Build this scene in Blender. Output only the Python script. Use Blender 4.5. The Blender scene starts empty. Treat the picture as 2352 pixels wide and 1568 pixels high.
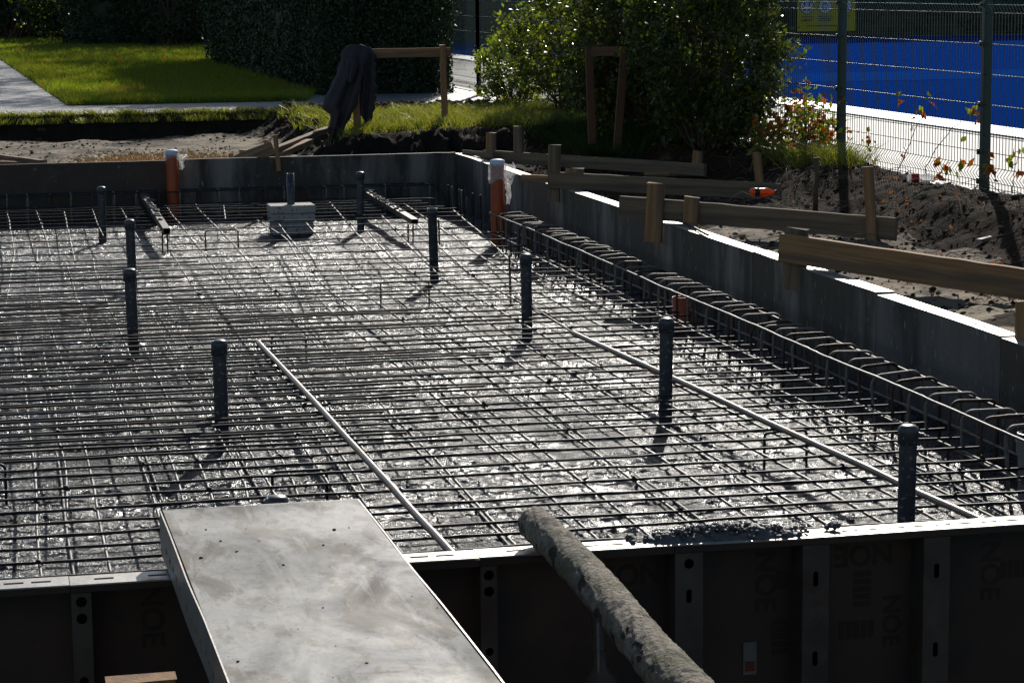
import bpy, math, random
import numpy as np
from mathutils import Vector, Matrix

rad = math.radians
scn = bpy.context.scene
COL = scn.collection

# ------------------------------------------------------------------ camera
F = 5480.0; CX = 1176.0; CY = 784.0          # survey image is 2352 x 1568
def unit(v):
    v = np.array(v, float); return v / np.linalg.norm(v)
_D = unit([-94 - CX, 26 + CY, -F])
_H = unit([3000 - CX, -(-26 - .0095 * 3094 - CY), -F])
_U = unit(np.cross(_H, _D))
if _U[1] < 0: _U = -_U
_X = unit(np.cross(_D, _U))
R = np.array([_X, _D, _U])
C0 = np.array([0, 0, 1.93])
cam_d = bpy.data.cameras.new('camera')
cam = bpy.data.objects.new('camera', cam_d); COL.objects.link(cam)
M4 = Matrix([list(R[i]) + [C0[i]] for i in range(3)] + [[0, 0, 0, 1]])
cam.matrix_world = M4
cam_d.sensor_width = 36; cam_d.lens = F / 2352 * 36
cam_d.clip_start = .1; cam_d.clip_end = 600
scn.camera = cam

# ------------------------------------------------------------------ world, sun, exposure
SUN_EL, SUN_AZ = 27.0, 20.0
w = bpy.data.worlds.new("World"); scn.world = w; w.use_nodes = True
nt = w.node_tree; nt.nodes.clear()
sky = nt.nodes.new('ShaderNodeTexSky'); sky.sky_type = 'NISHITA'; sky.sun_disc = False
sky.sun_elevation = rad(SUN_EL); sky.sun_rotation = rad(SUN_AZ)
sky.air_density = 1.0; sky.dust_density = 0.6; sky.ozone_density = 1.5
bg = nt.nodes.new('ShaderNodeBackground'); bg.inputs[1].default_value = 0.08
out = nt.nodes.new('ShaderNodeOutputWorld')
nt.links.new(sky.outputs[0], bg.inputs[0]); nt.links.new(bg.outputs[0], out.inputs[0])
sl = bpy.data.lights.new('sun', 'SUN'); sl.energy = 5.0; sl.angle = rad(.53); sl.color = (1, .95, .87)
so = bpy.data.objects.new('sun', sl); COL.objects.link(so)
so.location = (10, 40, 30)
sd = Vector((math.sin(rad(SUN_AZ)) * math.cos(rad(SUN_EL)), math.cos(rad(SUN_AZ)) * math.cos(rad(SUN_EL)), math.sin(rad(SUN_EL))))
so.rotation_euler = sd.to_track_quat('Z', 'Y').to_euler()
scn.view_settings.view_transform = 'Standard'; scn.view_settings.look = 'None'
scn.view_settings.exposure = 0.0; scn.view_settings.gamma = 1.0
scn.cycles.max_bounces = 6; scn.cycles.transparent_max_bounces = 12

# ------------------------------------------------------------------ survey helpers
def ray(x, y): return R @ unit([x - CX, -(y - CY), -F])
def at(x, y, z):                       # point of a level plane
    d = ray(x, y); t = (z - C0[2]) / d[2]; return C0 + t * d
def atY(x, y, Y):                      # point of an upright cross plane
    d = ray(x, y); t = (Y - C0[1]) / d[1]; return C0 + t * d
rng = np.random.default_rng(7)
random.seed(7)
def vnoise(x, y, s, seed=0):           # smooth value noise, about -1..1
    x = np.asarray(x, float) * s + 1000.3; y = np.asarray(y, float) * s + 1000.7
    xi = np.floor(x).astype(np.int64); yi = np.floor(y).astype(np.int64)
    fx = x - xi; fy = y - yi; fx = fx * fx * (3 - 2 * fx); fy = fy * fy * (3 - 2 * fy)
    def h(a, b):
        n = (a * 374761393 + b * 668265263 + seed * 974634777) & 0xffffffff
        n = ((n ^ (n >> 13)) * 1274126177) & 0xffffffff
        return ((n ^ (n >> 16)) & 0xffff) / 32767.5 - 1
    a = h(xi, yi); b = h(xi + 1, yi); c = h(xi, yi + 1); d = h(xi + 1, yi + 1)
    return a + (b - a) * fx + (c - a) * fy + (a - b - c + d) * fx * fy
def fbm(x, y, s, seed=0, o=4, g=.5):
    r = 0; a = 1
    for i in range(o):
        r = r + a * vnoise(x, y, s * 2 ** i, seed + i * 17); a *= g
    return r
def sstep(a, b, x):
    t = np.clip((np.asarray(x, float) - a) / (b - a), 0, 1); return t * t * (3 - 2 * t)

# ------------------------------------------------------------------ object helpers
def link(o, parent=None):
    COL.objects.link(o)
    if parent is not None: o.parent = parent
    return o
def tag(o, label=None, cat=None, group=None, kind=None):
    if label: o['label'] = label
    if cat: o['category'] = cat
    if group: o['group'] = group
    if kind: o['kind'] = kind
    return o
def empty(name, loc, label, cat, group=None, rz=0):
    o = bpy.data.objects.new(name, None); COL.objects.link(o)
    o.empty_display_size = .1
    o.location = Vector([float(c) for c in loc]); o.rotation_euler = (0, 0, rz)
    return tag(o, label, cat, group)
def mesh_from(name, V, Fc, mat, smooth=True):
    me = bpy.data.meshes.new(name)
    if isinstance(Fc, np.ndarray):
        V = np.asarray(V, np.float32); n = Fc.shape[0]; k = Fc.shape[1]
        me.vertices.add(len(V)); me.vertices.foreach_set('co', V.ravel())
        me.loops.add(n * k); me.loops.foreach_set('vertex_index', Fc.astype(np.int32).ravel())
        me.polygons.add(n); me.polygons.foreach_set('loop_start', np.arange(0, n * k, k, dtype=np.int32))
        me.update(calc_edges=True)
    else:
        me.from_pydata([tuple(map(float, v)) for v in V], [], Fc)
    if smooth: me.polygons.foreach_set('use_smooth', [True] * len(me.polygons))
    if mat is not None: me.materials.append(mat)
    return me
def wloc(o):
    v = np.array(o.location); 
    while o.parent is not None: o = o.parent; v = v + np.array(o.location)
    return v
def shape(name, V, Fc, mat, parent=None, origin=None, smooth=True, local=False):
    """one mesh object from world coordinates (or parent-local ones when local)"""
    V = np.array(V, float)
    if parent is not None and not local:
        V = V - wloc(parent)
    if parent is None and origin is not None:
        V = V - np.array(origin, float)
    o = bpy.data.objects.new(name, mesh_from(name, V, Fc, mat, smooth))
    link(o, parent)
    if parent is None and origin is not None: o.location = Vector([float(c) for c in origin])
    return o
class MB:
    def __init__(s): s.v = []; s.f = []; s.n = 0
    def add(s, V, Fc):
        V = np.asarray(V, float); s.v.append(V)
        s.f += [tuple(int(i) + s.n for i in f) for f in Fc]; s.n += len(V)
    def box(s, a, b):
        x0, y0, z0 = a; x1, y1, z1 = b
        s.add([(x0, y0, z0), (x1, y0, z0), (x1, y1, z0), (x0, y1, z0), (x0, y0, z1), (x1, y0, z1), (x1, y1, z1), (x0, y1, z1)],
              [(0, 3, 2, 1), (4, 5, 6, 7), (0, 1, 5, 4), (1, 2, 6, 5), (2, 3, 7, 6), (3, 0, 4, 7)])
    def tube(s, P, r, n=8, caps=True):
        P = np.asarray(P, float); m = len(P)
        r = np.full(m, r, float) if np.isscalar(r) else np.asarray(r, float)
        T = np.gradient(P, axis=0); T /= np.linalg.norm(T, axis=1)[:, None] + 1e-12
        up = np.array([0, 0, 1.]) if abs(T[0][2]) < .9 else np.array([1., 0, 0])
        A = np.zeros_like(P); a = np.cross(up, T[0]); a /= np.linalg.norm(a)
        for i in range(m):
            a = a - T[i] * np.dot(a, T[i]); a /= np.linalg.norm(a) + 1e-12; A[i] = a
        B = np.cross(T, A)
        th = np.arange(n) * 2 * math.pi / n
        V = P[:, None, :] + r[:, None, None] * (np.cos(th)[None, :, None] * A[:, None, :] + np.sin(th)[None, :, None] * B[:, None, :])
        i = np.arange(m - 1)[:, None] * n; j = np.arange(n)[None, :]; j2 = (j + 1) % n
        Fq = np.stack([i + j, i + j2, i + n + j2, i + n + j], -1).reshape(-1, 4)
        Fq = [tuple(q) for q in Fq.tolist()]
        if caps: Fq += [tuple(range(n - 1, -1, -1)), tuple((m - 1) * n + k for k in range(n))]
        s.add(V.reshape(-1, 3), Fq)
    def lathe(s, prof, c=(0, 0, 0), n=24):
        V = []; Fq = []
        for (r, z) in prof:
            for k in range(n):
                t = 2 * math.pi * k / n
                V.append((c[0] + r * math.cos(t), c[1] + r * math.sin(t), c[2] + z))
        for i in range(len(prof) - 1):
            for k in range(n):
                k2 = (k + 1) % n; Fq.append((i * n + k, i * n + k2, (i + 1) * n + k2, (i + 1) * n + k))
        s.add(V, Fq)
    def build(s, name, mat, parent=None, origin=None, smooth=False, local=False):
        return shape(name, np.concatenate(s.v), s.f, mat, parent, origin, smooth, local)
def grid(xs, ys, hf, keep=None):
    X, Y = np.meshgrid(xs, ys); Z = hf(X, Y)
    V = np.stack([X, Y, Z], -1).reshape(-1, 3)
    nx, ny = len(xs), len(ys)
    i = (np.arange(ny - 1)[:, None] * nx + np.arange(nx - 1)[None, :])
    Fq = np.stack([i, i + 1, i + nx + 1, i + nx], -1)
    if keep is not None:
        xc = (xs[:-1] + xs[1:]) / 2; yc = (ys[:-1] + ys[1:]) / 2
        XC, YC = np.meshgrid(xc, yc); Fq = Fq[keep(XC, YC)]
    return V, Fq.reshape(-1, 4)

# ------------------------------------------------------------------ materials
def mat(name, c1, c2=None, scale=5.0, rough=.6, bump=0, bscale=40, spec=.5, metal=0, stretch=(1, 1, 1),
        c3=None, s3=1.0, t3=(.5, .6), transl=0, coat=0, rough2=None, detail=6, isl=False, c4=None, s4=60, t4=(.6, .68)):
    m = bpy.data.materials.new(name); m.use_nodes = True; n = m.node_tree; L = n.links
    b = n.nodes['Principled BSDF']; o = n.nodes['Material Output']
    tc = n.nodes.new('ShaderNodeTexCoord'); mp = n.nodes.new('ShaderNodeMapping')
    mp.inputs['Scale'].default_value = stretch; L.new(tc.outputs['Object'], mp.inputs[0])
    def noise(sc, det=6, ro=.6):
        q = n.nodes.new('ShaderNodeTexNoise'); q.inputs['Scale'].default_value = sc
        q.inputs['Detail'].default_value = det; q.inputs['Roughness'].default_value = ro
        L.new(mp.outputs[0], q.inputs['Vector']); return q.outputs[0]
    def ramp(src, a, z):
        q = n.nodes.new('ShaderNodeMapRange'); q.inputs[1].default_value = a; q.inputs[2].default_value = z
        q.clamp = True; L.new(src, q.inputs[0]); return q.outputs[0]
    def mix(fac, a, c):
        q = n.nodes.new('ShaderNodeMix'); q.data_type = 'RGBA'; L.new(fac, q.inputs[0])
        for v, k in ((a, 6), (c, 7)):
            if isinstance(v, tuple): q.inputs[k].default_value = (*v, 1)
            else: L.new(v, q.inputs[k])
        return q.outputs[2]
    c2 = c2 or tuple(x * .7 for x in c1)
    if isl:
        g = n.nodes.new('ShaderNodeNewGeometry'); f1 = g.outputs['Random Per Island']
    else: f1 = ramp(noise(scale, detail), .3, .7)
    col = mix(f1, c1, c2)
    if c3 is not None:
        f3 = ramp(noise(s3, 5), *t3); col = mix(f3, col, c3)
        if rough2 is not None:
            q = n.nodes.new('ShaderNodeMix'); q.data_type = 'FLOAT'; L.new(f3, q.inputs[0])
            q.inputs[2].default_value = rough; q.inputs[3].default_value = rough2; L.new(q.outputs[0], b.inputs['Roughness'])
    if c4 is not None: col = mix(ramp(noise(s4, 2, .5), *t4), col, c4)
    L.new(col, b.inputs['Base Color'])
    if rough2 is None or c3 is None: b.inputs['Roughness'].default_value = rough
    b.inputs['Specular IOR Level'].default_value = spec; b.inputs['Metallic'].default_value = metal
    if coat: b.inputs['Coat Weight'].default_value = coat; b.inputs['Coat Roughness'].default_value = .15
    if bump:
        q = n.nodes.new('ShaderNodeBump'); q.inputs['Distance'].default_value = bump; q.inputs['Strength'].default_value = 1
        L.new(noise(bscale, 5, .65), q.inputs['Height']); L.new(q.outputs[0], b.inputs['Normal'])
    if transl:
        t = n.nodes.new('ShaderNodeBsdfTranslucent'); ms = n.nodes.new('ShaderNodeMixShader')
        hs = n.nodes.new('ShaderNodeMix'); hs.data_type = 'RGBA'; hs.blend_type = 'MULTIPLY'; hs.inputs[0].default_value = 1
        hs.inputs[7].default_value = (2.2, 2.1, .7, 1); hs.clamp_result = False
        L.new(col, hs.inputs[6]); L.new(hs.outputs[2], t.inputs[0])
        ms.inputs[0].default_value = transl
        L.new(b.outputs[0], ms.inputs[1]); L.new(t.outputs[0], ms.inputs[2]); L.new(ms.outputs[0], o.inputs[0])
    return m

M = {}
M['sand'] = mat('sand', (.30, .235, .155), (.19, .145, .095), 3, .9, .012, 25, spec=.15, c3=(.055, .044, .032), s3=2.2, t3=(.47, .60), c4=(.035, .03, .024), s4=16, t4=(.58, .64))
M['soil'] = mat('soil', (.055, .034, .02), (.024, .016, .010), 6, .95, .02, 30, spec=.06, c3=(.19, .125, .07), s3=2.4, t3=(.56, .72), c4=(.010, .008, .007), s4=30, t4=(.55, .65))
M['darksoil'] = mat('dark soil', (.03, .024, .018), (.016, .013, .01), 8, .95, .03, 20, spec=.05)
M['lawnbase'] = mat('lawn ground', (.05, .085, .012), (.035, .06, .01), 8, .95, .02, 40, spec=.1)
M['grass'] = mat('grass blade', (.09, .155, .015), (.15, .165, .025), rough=.45, spec=.35, transl=.5, isl=True, c3=(.17, .14, .045), s3=.55, t3=(.5, .66))
M['longgrass'] = mat('long grass blade', (.09, .14, .018), (.22, .20, .06), rough=.4, spec=.5, transl=.42, isl=True)
M['shadegrass'] = mat('shaded grass blade', (.025, .055, .012), (.04, .06, .015), rough=.6, spec=.2, transl=.2, isl=True)  # shrub's shade put into the colour of this darker grass
M['leafd'] = mat('dark hedge leaf', (.012, .03, .010), (.028, .048, .014), rough=.5, spec=.4, transl=.12, isl=True)
M['leafg'] = mat('glossy leaf', (.028, .05, .012), (.075, .09, .022), rough=.38, spec=.4, transl=.38, isl=True)
M['leafy'] = mat('yellow green leaf', (.07, .13, .02), (.19, .2, .03), rough=.3, spec=.5, transl=.5, isl=True)
M['leafr'] = mat('red leaf', (.22, .035, .02), (.20, .08, .02), rough=.4, spec=.4, transl=.5, isl=True)
M['twig'] = mat('twig bark', (.13, .095, .065), (.06, .045, .033), 30, .8, spec=.2)
M['bark'] = mat('log bark', (.33, .28, .21), (.11, .088, .064), 34, .85, .016, 75, spec=.35, stretch=(1, .7, .7), c3=(.15, .14, .08), s3=9, t3=(.5, .6), c4=(.03, .024, .018), s4=26, t4=(.57, .63))
M['shadewood'] = mat('shaded reddish timber', (.17, .09, .05), (.11, .06, .035), 14, .8, .002, 50, spec=.2, stretch=(.12, 1.6, 1.6))  # reddish wood, darkened in colour for the shade among the leaves
M['wood'] = mat('timber', (.42, .24, .11), (.22, .12, .058), 32, .8, .002, 70, spec=.2, stretch=(.07, 1.4, 1.4), c3=(.13, .095, .07), s3=4.5, t3=(.5, .66), c4=(.07, .04, .025), s4=9, t4=(.68, .72))
M['greywood'] = mat('weathered timber', (.27, .19, .12), (.13, .095, .065), 30, .85, .002, 70, spec=.2, stretch=(.07, 1.5, 1.5), c3=(.08, .065, .05), s3=5, t3=(.52, .66), c4=(.05, .035, .025), s4=9, t4=(.68, .72))
M['ply'] = mat('wet plywood face', (.075, .061, .049), (.032, .027, .023), 3.0, .6, .0015, 30, spec=.3, stretch=(1, 1, .28), c3=(.22, .195, .165), s3=3.2, t3=(.46, .66), c4=(.24, .23, .22), s4=45, t4=(.66, .72), detail=9)
M['plypale'] = mat('scraped plywood face', (.17, .155, .14), (.07, .062, .054), 4.0, .6, .0015, 30, spec=.3, stretch=(1, 1, .3), c3=(.035, .032, .03), s3=3.6, t3=(.52, .68), c4=(.26, .25, .24), s4=40, t4=(.65, .71), detail=9)
M['plybrown'] = mat('brown plywood face', (.075, .047, .034), (.035, .025, .02), 3, .5, .0015, 30, spec=.35, c3=(.09, .075, .06), s3=3, t3=(.55, .7), c4=(.2, .2, .2), s4=55, t4=(.71, .75))
M['plyout'] = mat('plywood back', (.075, .046, .031), (.045, .030, .022), 2.5, .6, spec=.25, c3=(.035, .03, .028), s3=1.7, t3=(.5, .6))
M['ink'] = mat('printing ink and edge shade', (.036, .024, .018), (.046, .031, .022), 20, .7, spec=.2)
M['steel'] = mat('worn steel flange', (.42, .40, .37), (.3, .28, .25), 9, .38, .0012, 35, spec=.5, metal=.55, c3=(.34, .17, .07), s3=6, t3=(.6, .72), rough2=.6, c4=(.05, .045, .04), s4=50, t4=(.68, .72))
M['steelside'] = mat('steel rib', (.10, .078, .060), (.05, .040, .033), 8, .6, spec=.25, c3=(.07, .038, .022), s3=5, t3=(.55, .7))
M['deck'] = mat('worn deck board', (.27, .27, .27), (.15, .147, .14), 7, .6, .0006, 40, spec=.22, stretch=(.8, 1.3, 1), c3=(.125, .113, .09), s3=9, t3=(.54, .60), c4=(.03, .026, .022), s4=80, t4=(.685, .705), rough2=.72, detail=9)
M['rebar'] = mat('rebar', (.030, .025, .022), (.016, .014, .013), 12, .55, .002, 160, spec=.35, c3=(.085, .036, .016), s3=1.2, t3=(.57, .7), c4=(.10, .095, .09), s4=25, t4=(.62, .72))
M['rebarrust'] = mat('rusty rebar', (.10, .048, .024), (.05, .03, .02), 9, .6, .002, 160, spec=.3)
M['rebarlong'] = mat('brown grey rebar', (.065, .05, .038), (.03, .025, .021), 9, .5, .002, 150, spec=.4, c4=(.13, .12, .11), s4=22, t4=(.6, .7))
M['rebargrey'] = mat('mortar coated rebar', (.24, .20, .16), (.13, .105, .085), 20, .6, .003, 120, spec=.4, c3=(.12, .055, .025), s3=5, t3=(.5, .62))
M['tube'] = mat('rusty steel tube', (.22, .17, .13), (.11, .1, .09), 14, .38, .0015, 90, spec=.5, metal=.4, c3=(.27, .12, .045), s3=4, t3=(.52, .68), c4=(.04, .038, .035), s4=60, t4=(.6, .66))
M['pipe'] = mat('grey plastic pipe', (.038, .042, .048), (.05, .054, .06), 6, .36, .0006, 60, spec=.45, c3=(.11, .108, .10), s3=9, t3=(.58, .66), c4=(.2, .2, .19), s4=55, t4=(.64, .70))
M['orange'] = mat('orange plastic pipe', (.46, .085, .02), (.34, .065, .02), 5, .38, spec=.5, c4=(.2, .08, .05), s4=40, t4=(.66, .72))
M['lightpipe'] = mat('pale plastic pipe', (.33, .29, .25), (.22, .2, .18), 5, .45, spec=.4)
M['foam'] = mat('white foam block', (.46, .43, .38), (.33, .31, .28), 12, .8, .004, 40, spec=.2, c4=(.08, .07, .06), s4=45, t4=(.58, .66))
M['mortar'] = mat('wet mortar', (.10, .098, .095), (.06, .058, .056), 25, .6, .004, 60, spec=.5)
M['fence'] = mat('green fence paint', (.012, .05, .04), (.016, .06, .048), 4, .28, spec=.8)
M['fencewirelit'] = mat('sunlit green fence wire', (.10, .14, .10), (.08, .12, .09), 4, .35, spec=1.0, metal=.3)  # lighter than the mesh paint; sun glint on horizontal wires put into the colour
M['fencepost'] = mat('green post paint', (.007, .033, .028), (.010, .042, .034), 4, .4, spec=.5)
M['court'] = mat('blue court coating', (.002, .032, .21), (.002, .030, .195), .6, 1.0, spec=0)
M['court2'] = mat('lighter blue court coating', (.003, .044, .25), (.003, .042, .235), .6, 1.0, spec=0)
M['line'] = mat('white court line', (.75, .75, .75), (.7, .7, .7), 6, .55, spec=.5)
M['paving'] = mat('grey paving', (.30, .295, .285), (.23, .225, .215), 3, .45, .002, 30, spec=.6)
M['coat'] = mat('charcoal cloth', (.05, .047, .058), (.035, .033, .04), 9, .8, .003, 120, spec=.3)
M['yellow'] = mat('yellow banner', (.50, .44, .03), (.46, .40, .03), 3, .6, spec=.3, transl=.0)
M['white'] = mat('white print', (.62, .68, .78), (.58, .64, .74), 5, .6, spec=.3)
M['navy'] = mat('dark blue print', (.03, .05, .10), (.025, .045, .09), 5, .6, spec=.3)
M['redp'] = mat('red print', (.5, .03, .03), (.45, .03, .03), 5, .6, spec=.3)
M['black'] = mat('dark label', (.012, .014, .025), (.02, .02, .03), 10, .4, spec=.4)
M['darkred'] = mat('faded red print', (.16, .04, .03), (.12, .035, .03), 8, .7, spec=.2)
M['sticker'] = mat('pale sticker', (.17, .16, .15), (.12, .115, .11), 8, .6, spec=.3)
M['chips'] = mat('wood chips', (.72, .50, .24), (.55, .34, .14), rough=.8, spec=.2, isl=True)
M['stone'] = mat('rubble', (.3, .26, .21), (.14, .12, .1), rough=.9, spec=.2, isl=True)
M['clod'] = mat('soil clod', (.085, .06, .04), (.035, .025, .017), rough=.95, spec=.05, isl=True)

def deck_mat():
    m = bpy.data.materials.new('worn deck board'); m.use_nodes = True; n = m.node_tree; L = n.links; b = n.nodes['Principled BSDF']
    tc = n.nodes.new('ShaderNodeTexCoord')
    def noise(sc, rot, st, det=6, dis=0., ro=.6):
        mp = n.nodes.new('ShaderNodeMapping'); mp.inputs['Rotation'].default_value = (0, 0, rad(rot)); mp.inputs['Scale'].default_value = st; L.new(tc.outputs['Object'], mp.inputs[0])
        q = n.nodes.new('ShaderNodeTexNoise'); q.inputs['Scale'].default_value = sc; q.inputs['Detail'].default_value = det; q.inputs['Roughness'].default_value = ro
        q.inputs['Distortion'].default_value = dis; L.new(mp.outputs[0], q.inputs['Vector']); return q.outputs[0]
    def rmp(v, a, z, lo=0, hi=1):
        q = n.nodes.new('ShaderNodeMapRange'); q.inputs[1].default_value = a; q.inputs[2].default_value = z; q.inputs[3].default_value = lo; q.inputs[4].default_value = hi; L.new(v, q.inputs[0]); return q.outputs[0]
    col = (.30, .295, .285)
    def mix(f, c):
        nonlocal col
        q = n.nodes.new('ShaderNodeMix'); q.data_type = 'RGBA'; L.new(f, q.inputs[0])
        if isinstance(col, tuple): q.inputs[6].default_value = (*col, 1)
        else: L.new(col, q.inputs[6])
        q.inputs[7].default_value = (*c, 1); col = q.outputs[2]
    mix(rmp(noise(3.2, 20, (1, 1, 1), 10, .2, .72), .38, .62), (.20, .195, .183))
    mix(rmp(noise(38, 10, (1, .6, 1), 5, .1, .7), .50, .60, 0, .55), (.14, .128, .108))
    mix(rmp(noise(6, 35, (1, .45, 1), 9, .35, .7), .52, .57, 0, .9), (.12, .105, .08))
    mix(rmp(noise(11, -50, (1, .3, 1), 9, .3, .7), .56, .60, 0, .8), (.10, .09, .075))
    mix(rmp(noise(22, 75, (1, .10, 1), 6, .3, .65), .60, .64, 0, .6), (.33, .32, .305))
    mix(rmp(noise(3, 5, (.5, 8, 1), 5, .3), .66, .69, 0, .8), (.16, .09, .05))
    mix(rmp(noise(90, 0, (1, 1, 1), 2, 0, .5), .685, .70), (.03, .026, .022))
    L.new(col, b.inputs['Base Color']); L.new(rmp(noise(4, 60, (1, .5, 1), 6, 1), .35, .65, .5, .8), b.inputs['Roughness']); b.inputs['Specular IOR Level'].default_value = .16
    bp = n.nodes.new('ShaderNodeBump'); bp.inputs['Distance'].default_value = .0008; L.new(noise(25, 0, (1, 1, 1), 6), bp.inputs['Height']); L.new(bp.outputs[0], b.inputs['Normal'])
    return m
M['deck'] = deck_mat()
def plastic_film():
    m = bpy.data.materials.new('clear film'); m.use_nodes = True; n = m.node_tree; L = n.links
    b = n.nodes['Principled BSDF']; o = n.nodes['Material Output']
    b.inputs['Base Color'].default_value = (.8, .8, .8, 1); b.inputs['Roughness'].default_value = .22
    t = n.nodes.new('ShaderNodeBsdfTransparent'); tr = n.nodes.new('ShaderNodeBsdfTranslucent'); tr.inputs[0].default_value = (.8, .8, .8, 1)
    a = n.nodes.new('ShaderNodeMixShader'); a.inputs[0].default_value = .5; L.new(b.outputs[0], a.inputs[1]); L.new(tr.outputs[0], a.inputs[2])
    c = n.nodes.new('ShaderNodeMixShader'); c.inputs[0].default_value = .5; L.new(t.outputs[0], c.inputs[1]); L.new(a.outputs[0], c.inputs[2])
    L.new(c.outputs[0], o.inputs[0])
    tc = n.nodes.new('ShaderNodeTexCoord'); q = n.nodes.new('ShaderNodeTexNoise'); q.inputs['Scale'].default_value = 40
    bp = n.nodes.new('ShaderNodeBump'); bp.inputs['Distance'].default_value = .01
    L.new(tc.outputs['Object'], q.inputs[0]); L.new(q.outputs[0], bp.inputs['Height']); L.new(bp.outputs[0], b.inputs['Normal'])
    return m
M['film'] = plastic_film()
def drink():
    m = mat('orange drink', (.62, .15, .02), (.55, .13, .02), 5, .2, spec=.5, transl=.35); return m
M['drink'] = drink()

def wet_concrete():
    m = bpy.data.materials.new('wet concrete'); m.use_nodes = True; n = m.node_tree; L = n.links
    b = n.nodes['Principled BSDF']
    tc = n.nodes.new('ShaderNodeTexCoord')
    def noise(sc, det, ro, st=(1, 1, 1)):
        mp = n.nodes.new('ShaderNodeMapping'); mp.inputs['Scale'].default_value = st; L.new(tc.outputs['Object'], mp.inputs[0])
        q = n.nodes.new('ShaderNodeTexNoise'); q.inputs['Scale'].default_value = sc; q.inputs['Detail'].default_value = det
        q.inputs['Roughness'].default_value = ro; L.new(mp.outputs[0], q.inputs['Vector']); return q.outputs[0]
    def rmp(s, a, z, lo=0, hi=1):
        q = n.nodes.new('ShaderNodeMapRange'); q.inputs[1].default_value = a; q.inputs[2].default_value = z
        q.inputs[3].default_value = lo; q.inputs[4].default_value = hi; L.new(s, q.inputs[0]); return q.outputs[0]
    wet = rmp(noise(1.7, 6, .65), .54, .62)                       # smooth laitance puddles
    c = n.nodes.new('ShaderNodeMix'); c.data_type = 'RGBA'; L.new(wet, c.inputs[0])
    c.inputs[6].default_value = (.022, .023, .026, 1); c.inputs[7].default_value = (.08, .081, .085, 1); L.new(c.outputs[2], b.inputs['Base Color'])
    dull = rmp(noise(26, 4, .6), .50, .60); dull2 = rmp(noise(2.6, 5, .6), .5, .6)
    mx = n.nodes.new('ShaderNodeMath'); mx.operation = 'MAXIMUM'; L.new(dull, mx.inputs[0]); L.new(dull2, mx.inputs[1])
    dl = n.nodes.new('ShaderNodeMath'); dl.operation = 'MULTIPLY'; L.new(mx.outputs[0], dl.inputs[0]); L.new(rmp(wet, 0, 1, 1, .15), dl.inputs[1])
    L.new(rmp(dl.outputs[0], 0, 1, .16, .40), b.inputs['Roughness']); L.new(rmp(dl.outputs[0], 0, 1, .21, .03), b.inputs['Specular IOR Level'])
    b1 = n.nodes.new('ShaderNodeBump'); b1.inputs['Distance'].default_value = .0155
    L.new(rmp(wet, 0, 1, 1, .28), b1.inputs['Strength']); L.new(noise(72, 3, .6, (1, .85, 1)), b1.inputs['Height'])
    b2 = n.nodes.new('ShaderNodeBump'); b2.inputs['Distance'].default_value = .0035; b2.inputs['Strength'].default_value = 1
    L.new(noise(100, 2, .5), b2.inputs['Height']); L.new(b1.outputs[0], b2.inputs['Normal']); L.new(b2.outputs[0], b.inputs['Normal'])
    return m
M['concrete'] = wet_concrete()

def pavers(name='block paving', c1=(.27, .265, .255), c2=(.2, .195, .19), rough=.5):
    m = bpy.data.materials.new(name); m.use_nodes = True; n = m.node_tree; L = n.links
    b = n.nodes['Principled BSDF']; tc = n.nodes.new('ShaderNodeTexCoord')
    br = n.nodes.new('ShaderNodeTexBrick'); br.inputs['Scale'].default_value = 1
    br.inputs['Brick Width'].default_value = .2; br.inputs['Row Height'].default_value = .1; br.inputs['Mortar Size'].default_value = .006
    br.inputs['Color1'].default_value = (*c1, 1); br.inputs['Color2'].default_value = (*c2, 1); br.inputs['Mortar'].default_value = (.05, .05, .04, 1)
    L.new(tc.outputs['Object'], br.inputs[0])
    q = n.nodes.new('ShaderNodeTexNoise'); q.inputs['Scale'].default_value = 4; q.inputs['Detail'].default_value = 8; L.new(tc.outputs['Object'], q.inputs[0])
    r = n.nodes.new('ShaderNodeMapRange'); r.inputs[1].default_value = .3; r.inputs[2].default_value = .7; r.inputs[3].default_value = .65; r.inputs[4].default_value = 1.15; L.new(q.outputs[0], r.inputs[0])
    x = n.nodes.new('ShaderNodeMix'); x.data_type = 'RGBA'; x.blend_type = 'MULTIPLY'; x.inputs[0].default_value = 1
    L.new(br.outputs[0], x.inputs[6]); L.new(r.outputs[0], x.inputs[7]); L.new(x.outputs[2], b.inputs['Base Color'])
    b.inputs['Roughness'].default_value = rough; b.inputs['Specular IOR Level'].default_value = .5
    bp = n.nodes.new('ShaderNodeBump'); bp.inputs['Distance'].default_value = .004; L.new(br.outputs[1], bp.inputs['Height']); bp.invert = True
    b3 = n.nodes.new('ShaderNodeBump'); b3.inputs['Distance'].default_value = .003; q2 = n.nodes.new('ShaderNodeTexNoise'); q2.inputs['Scale'].default_value = 90
    L.new(tc.outputs['Object'], q2.inputs[0]); L.new(q2.outputs[0], b3.inputs['Height']); L.new(bp.outputs[0], b3.inputs['Normal']); L.new(b3.outputs[0], b.inputs['Normal'])
    return m
M['pavers'] = pavers()
M['pavers_wet'] = pavers('damp block paving', (.27, .265, .26), (.21, .205, .20), .7)

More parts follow.
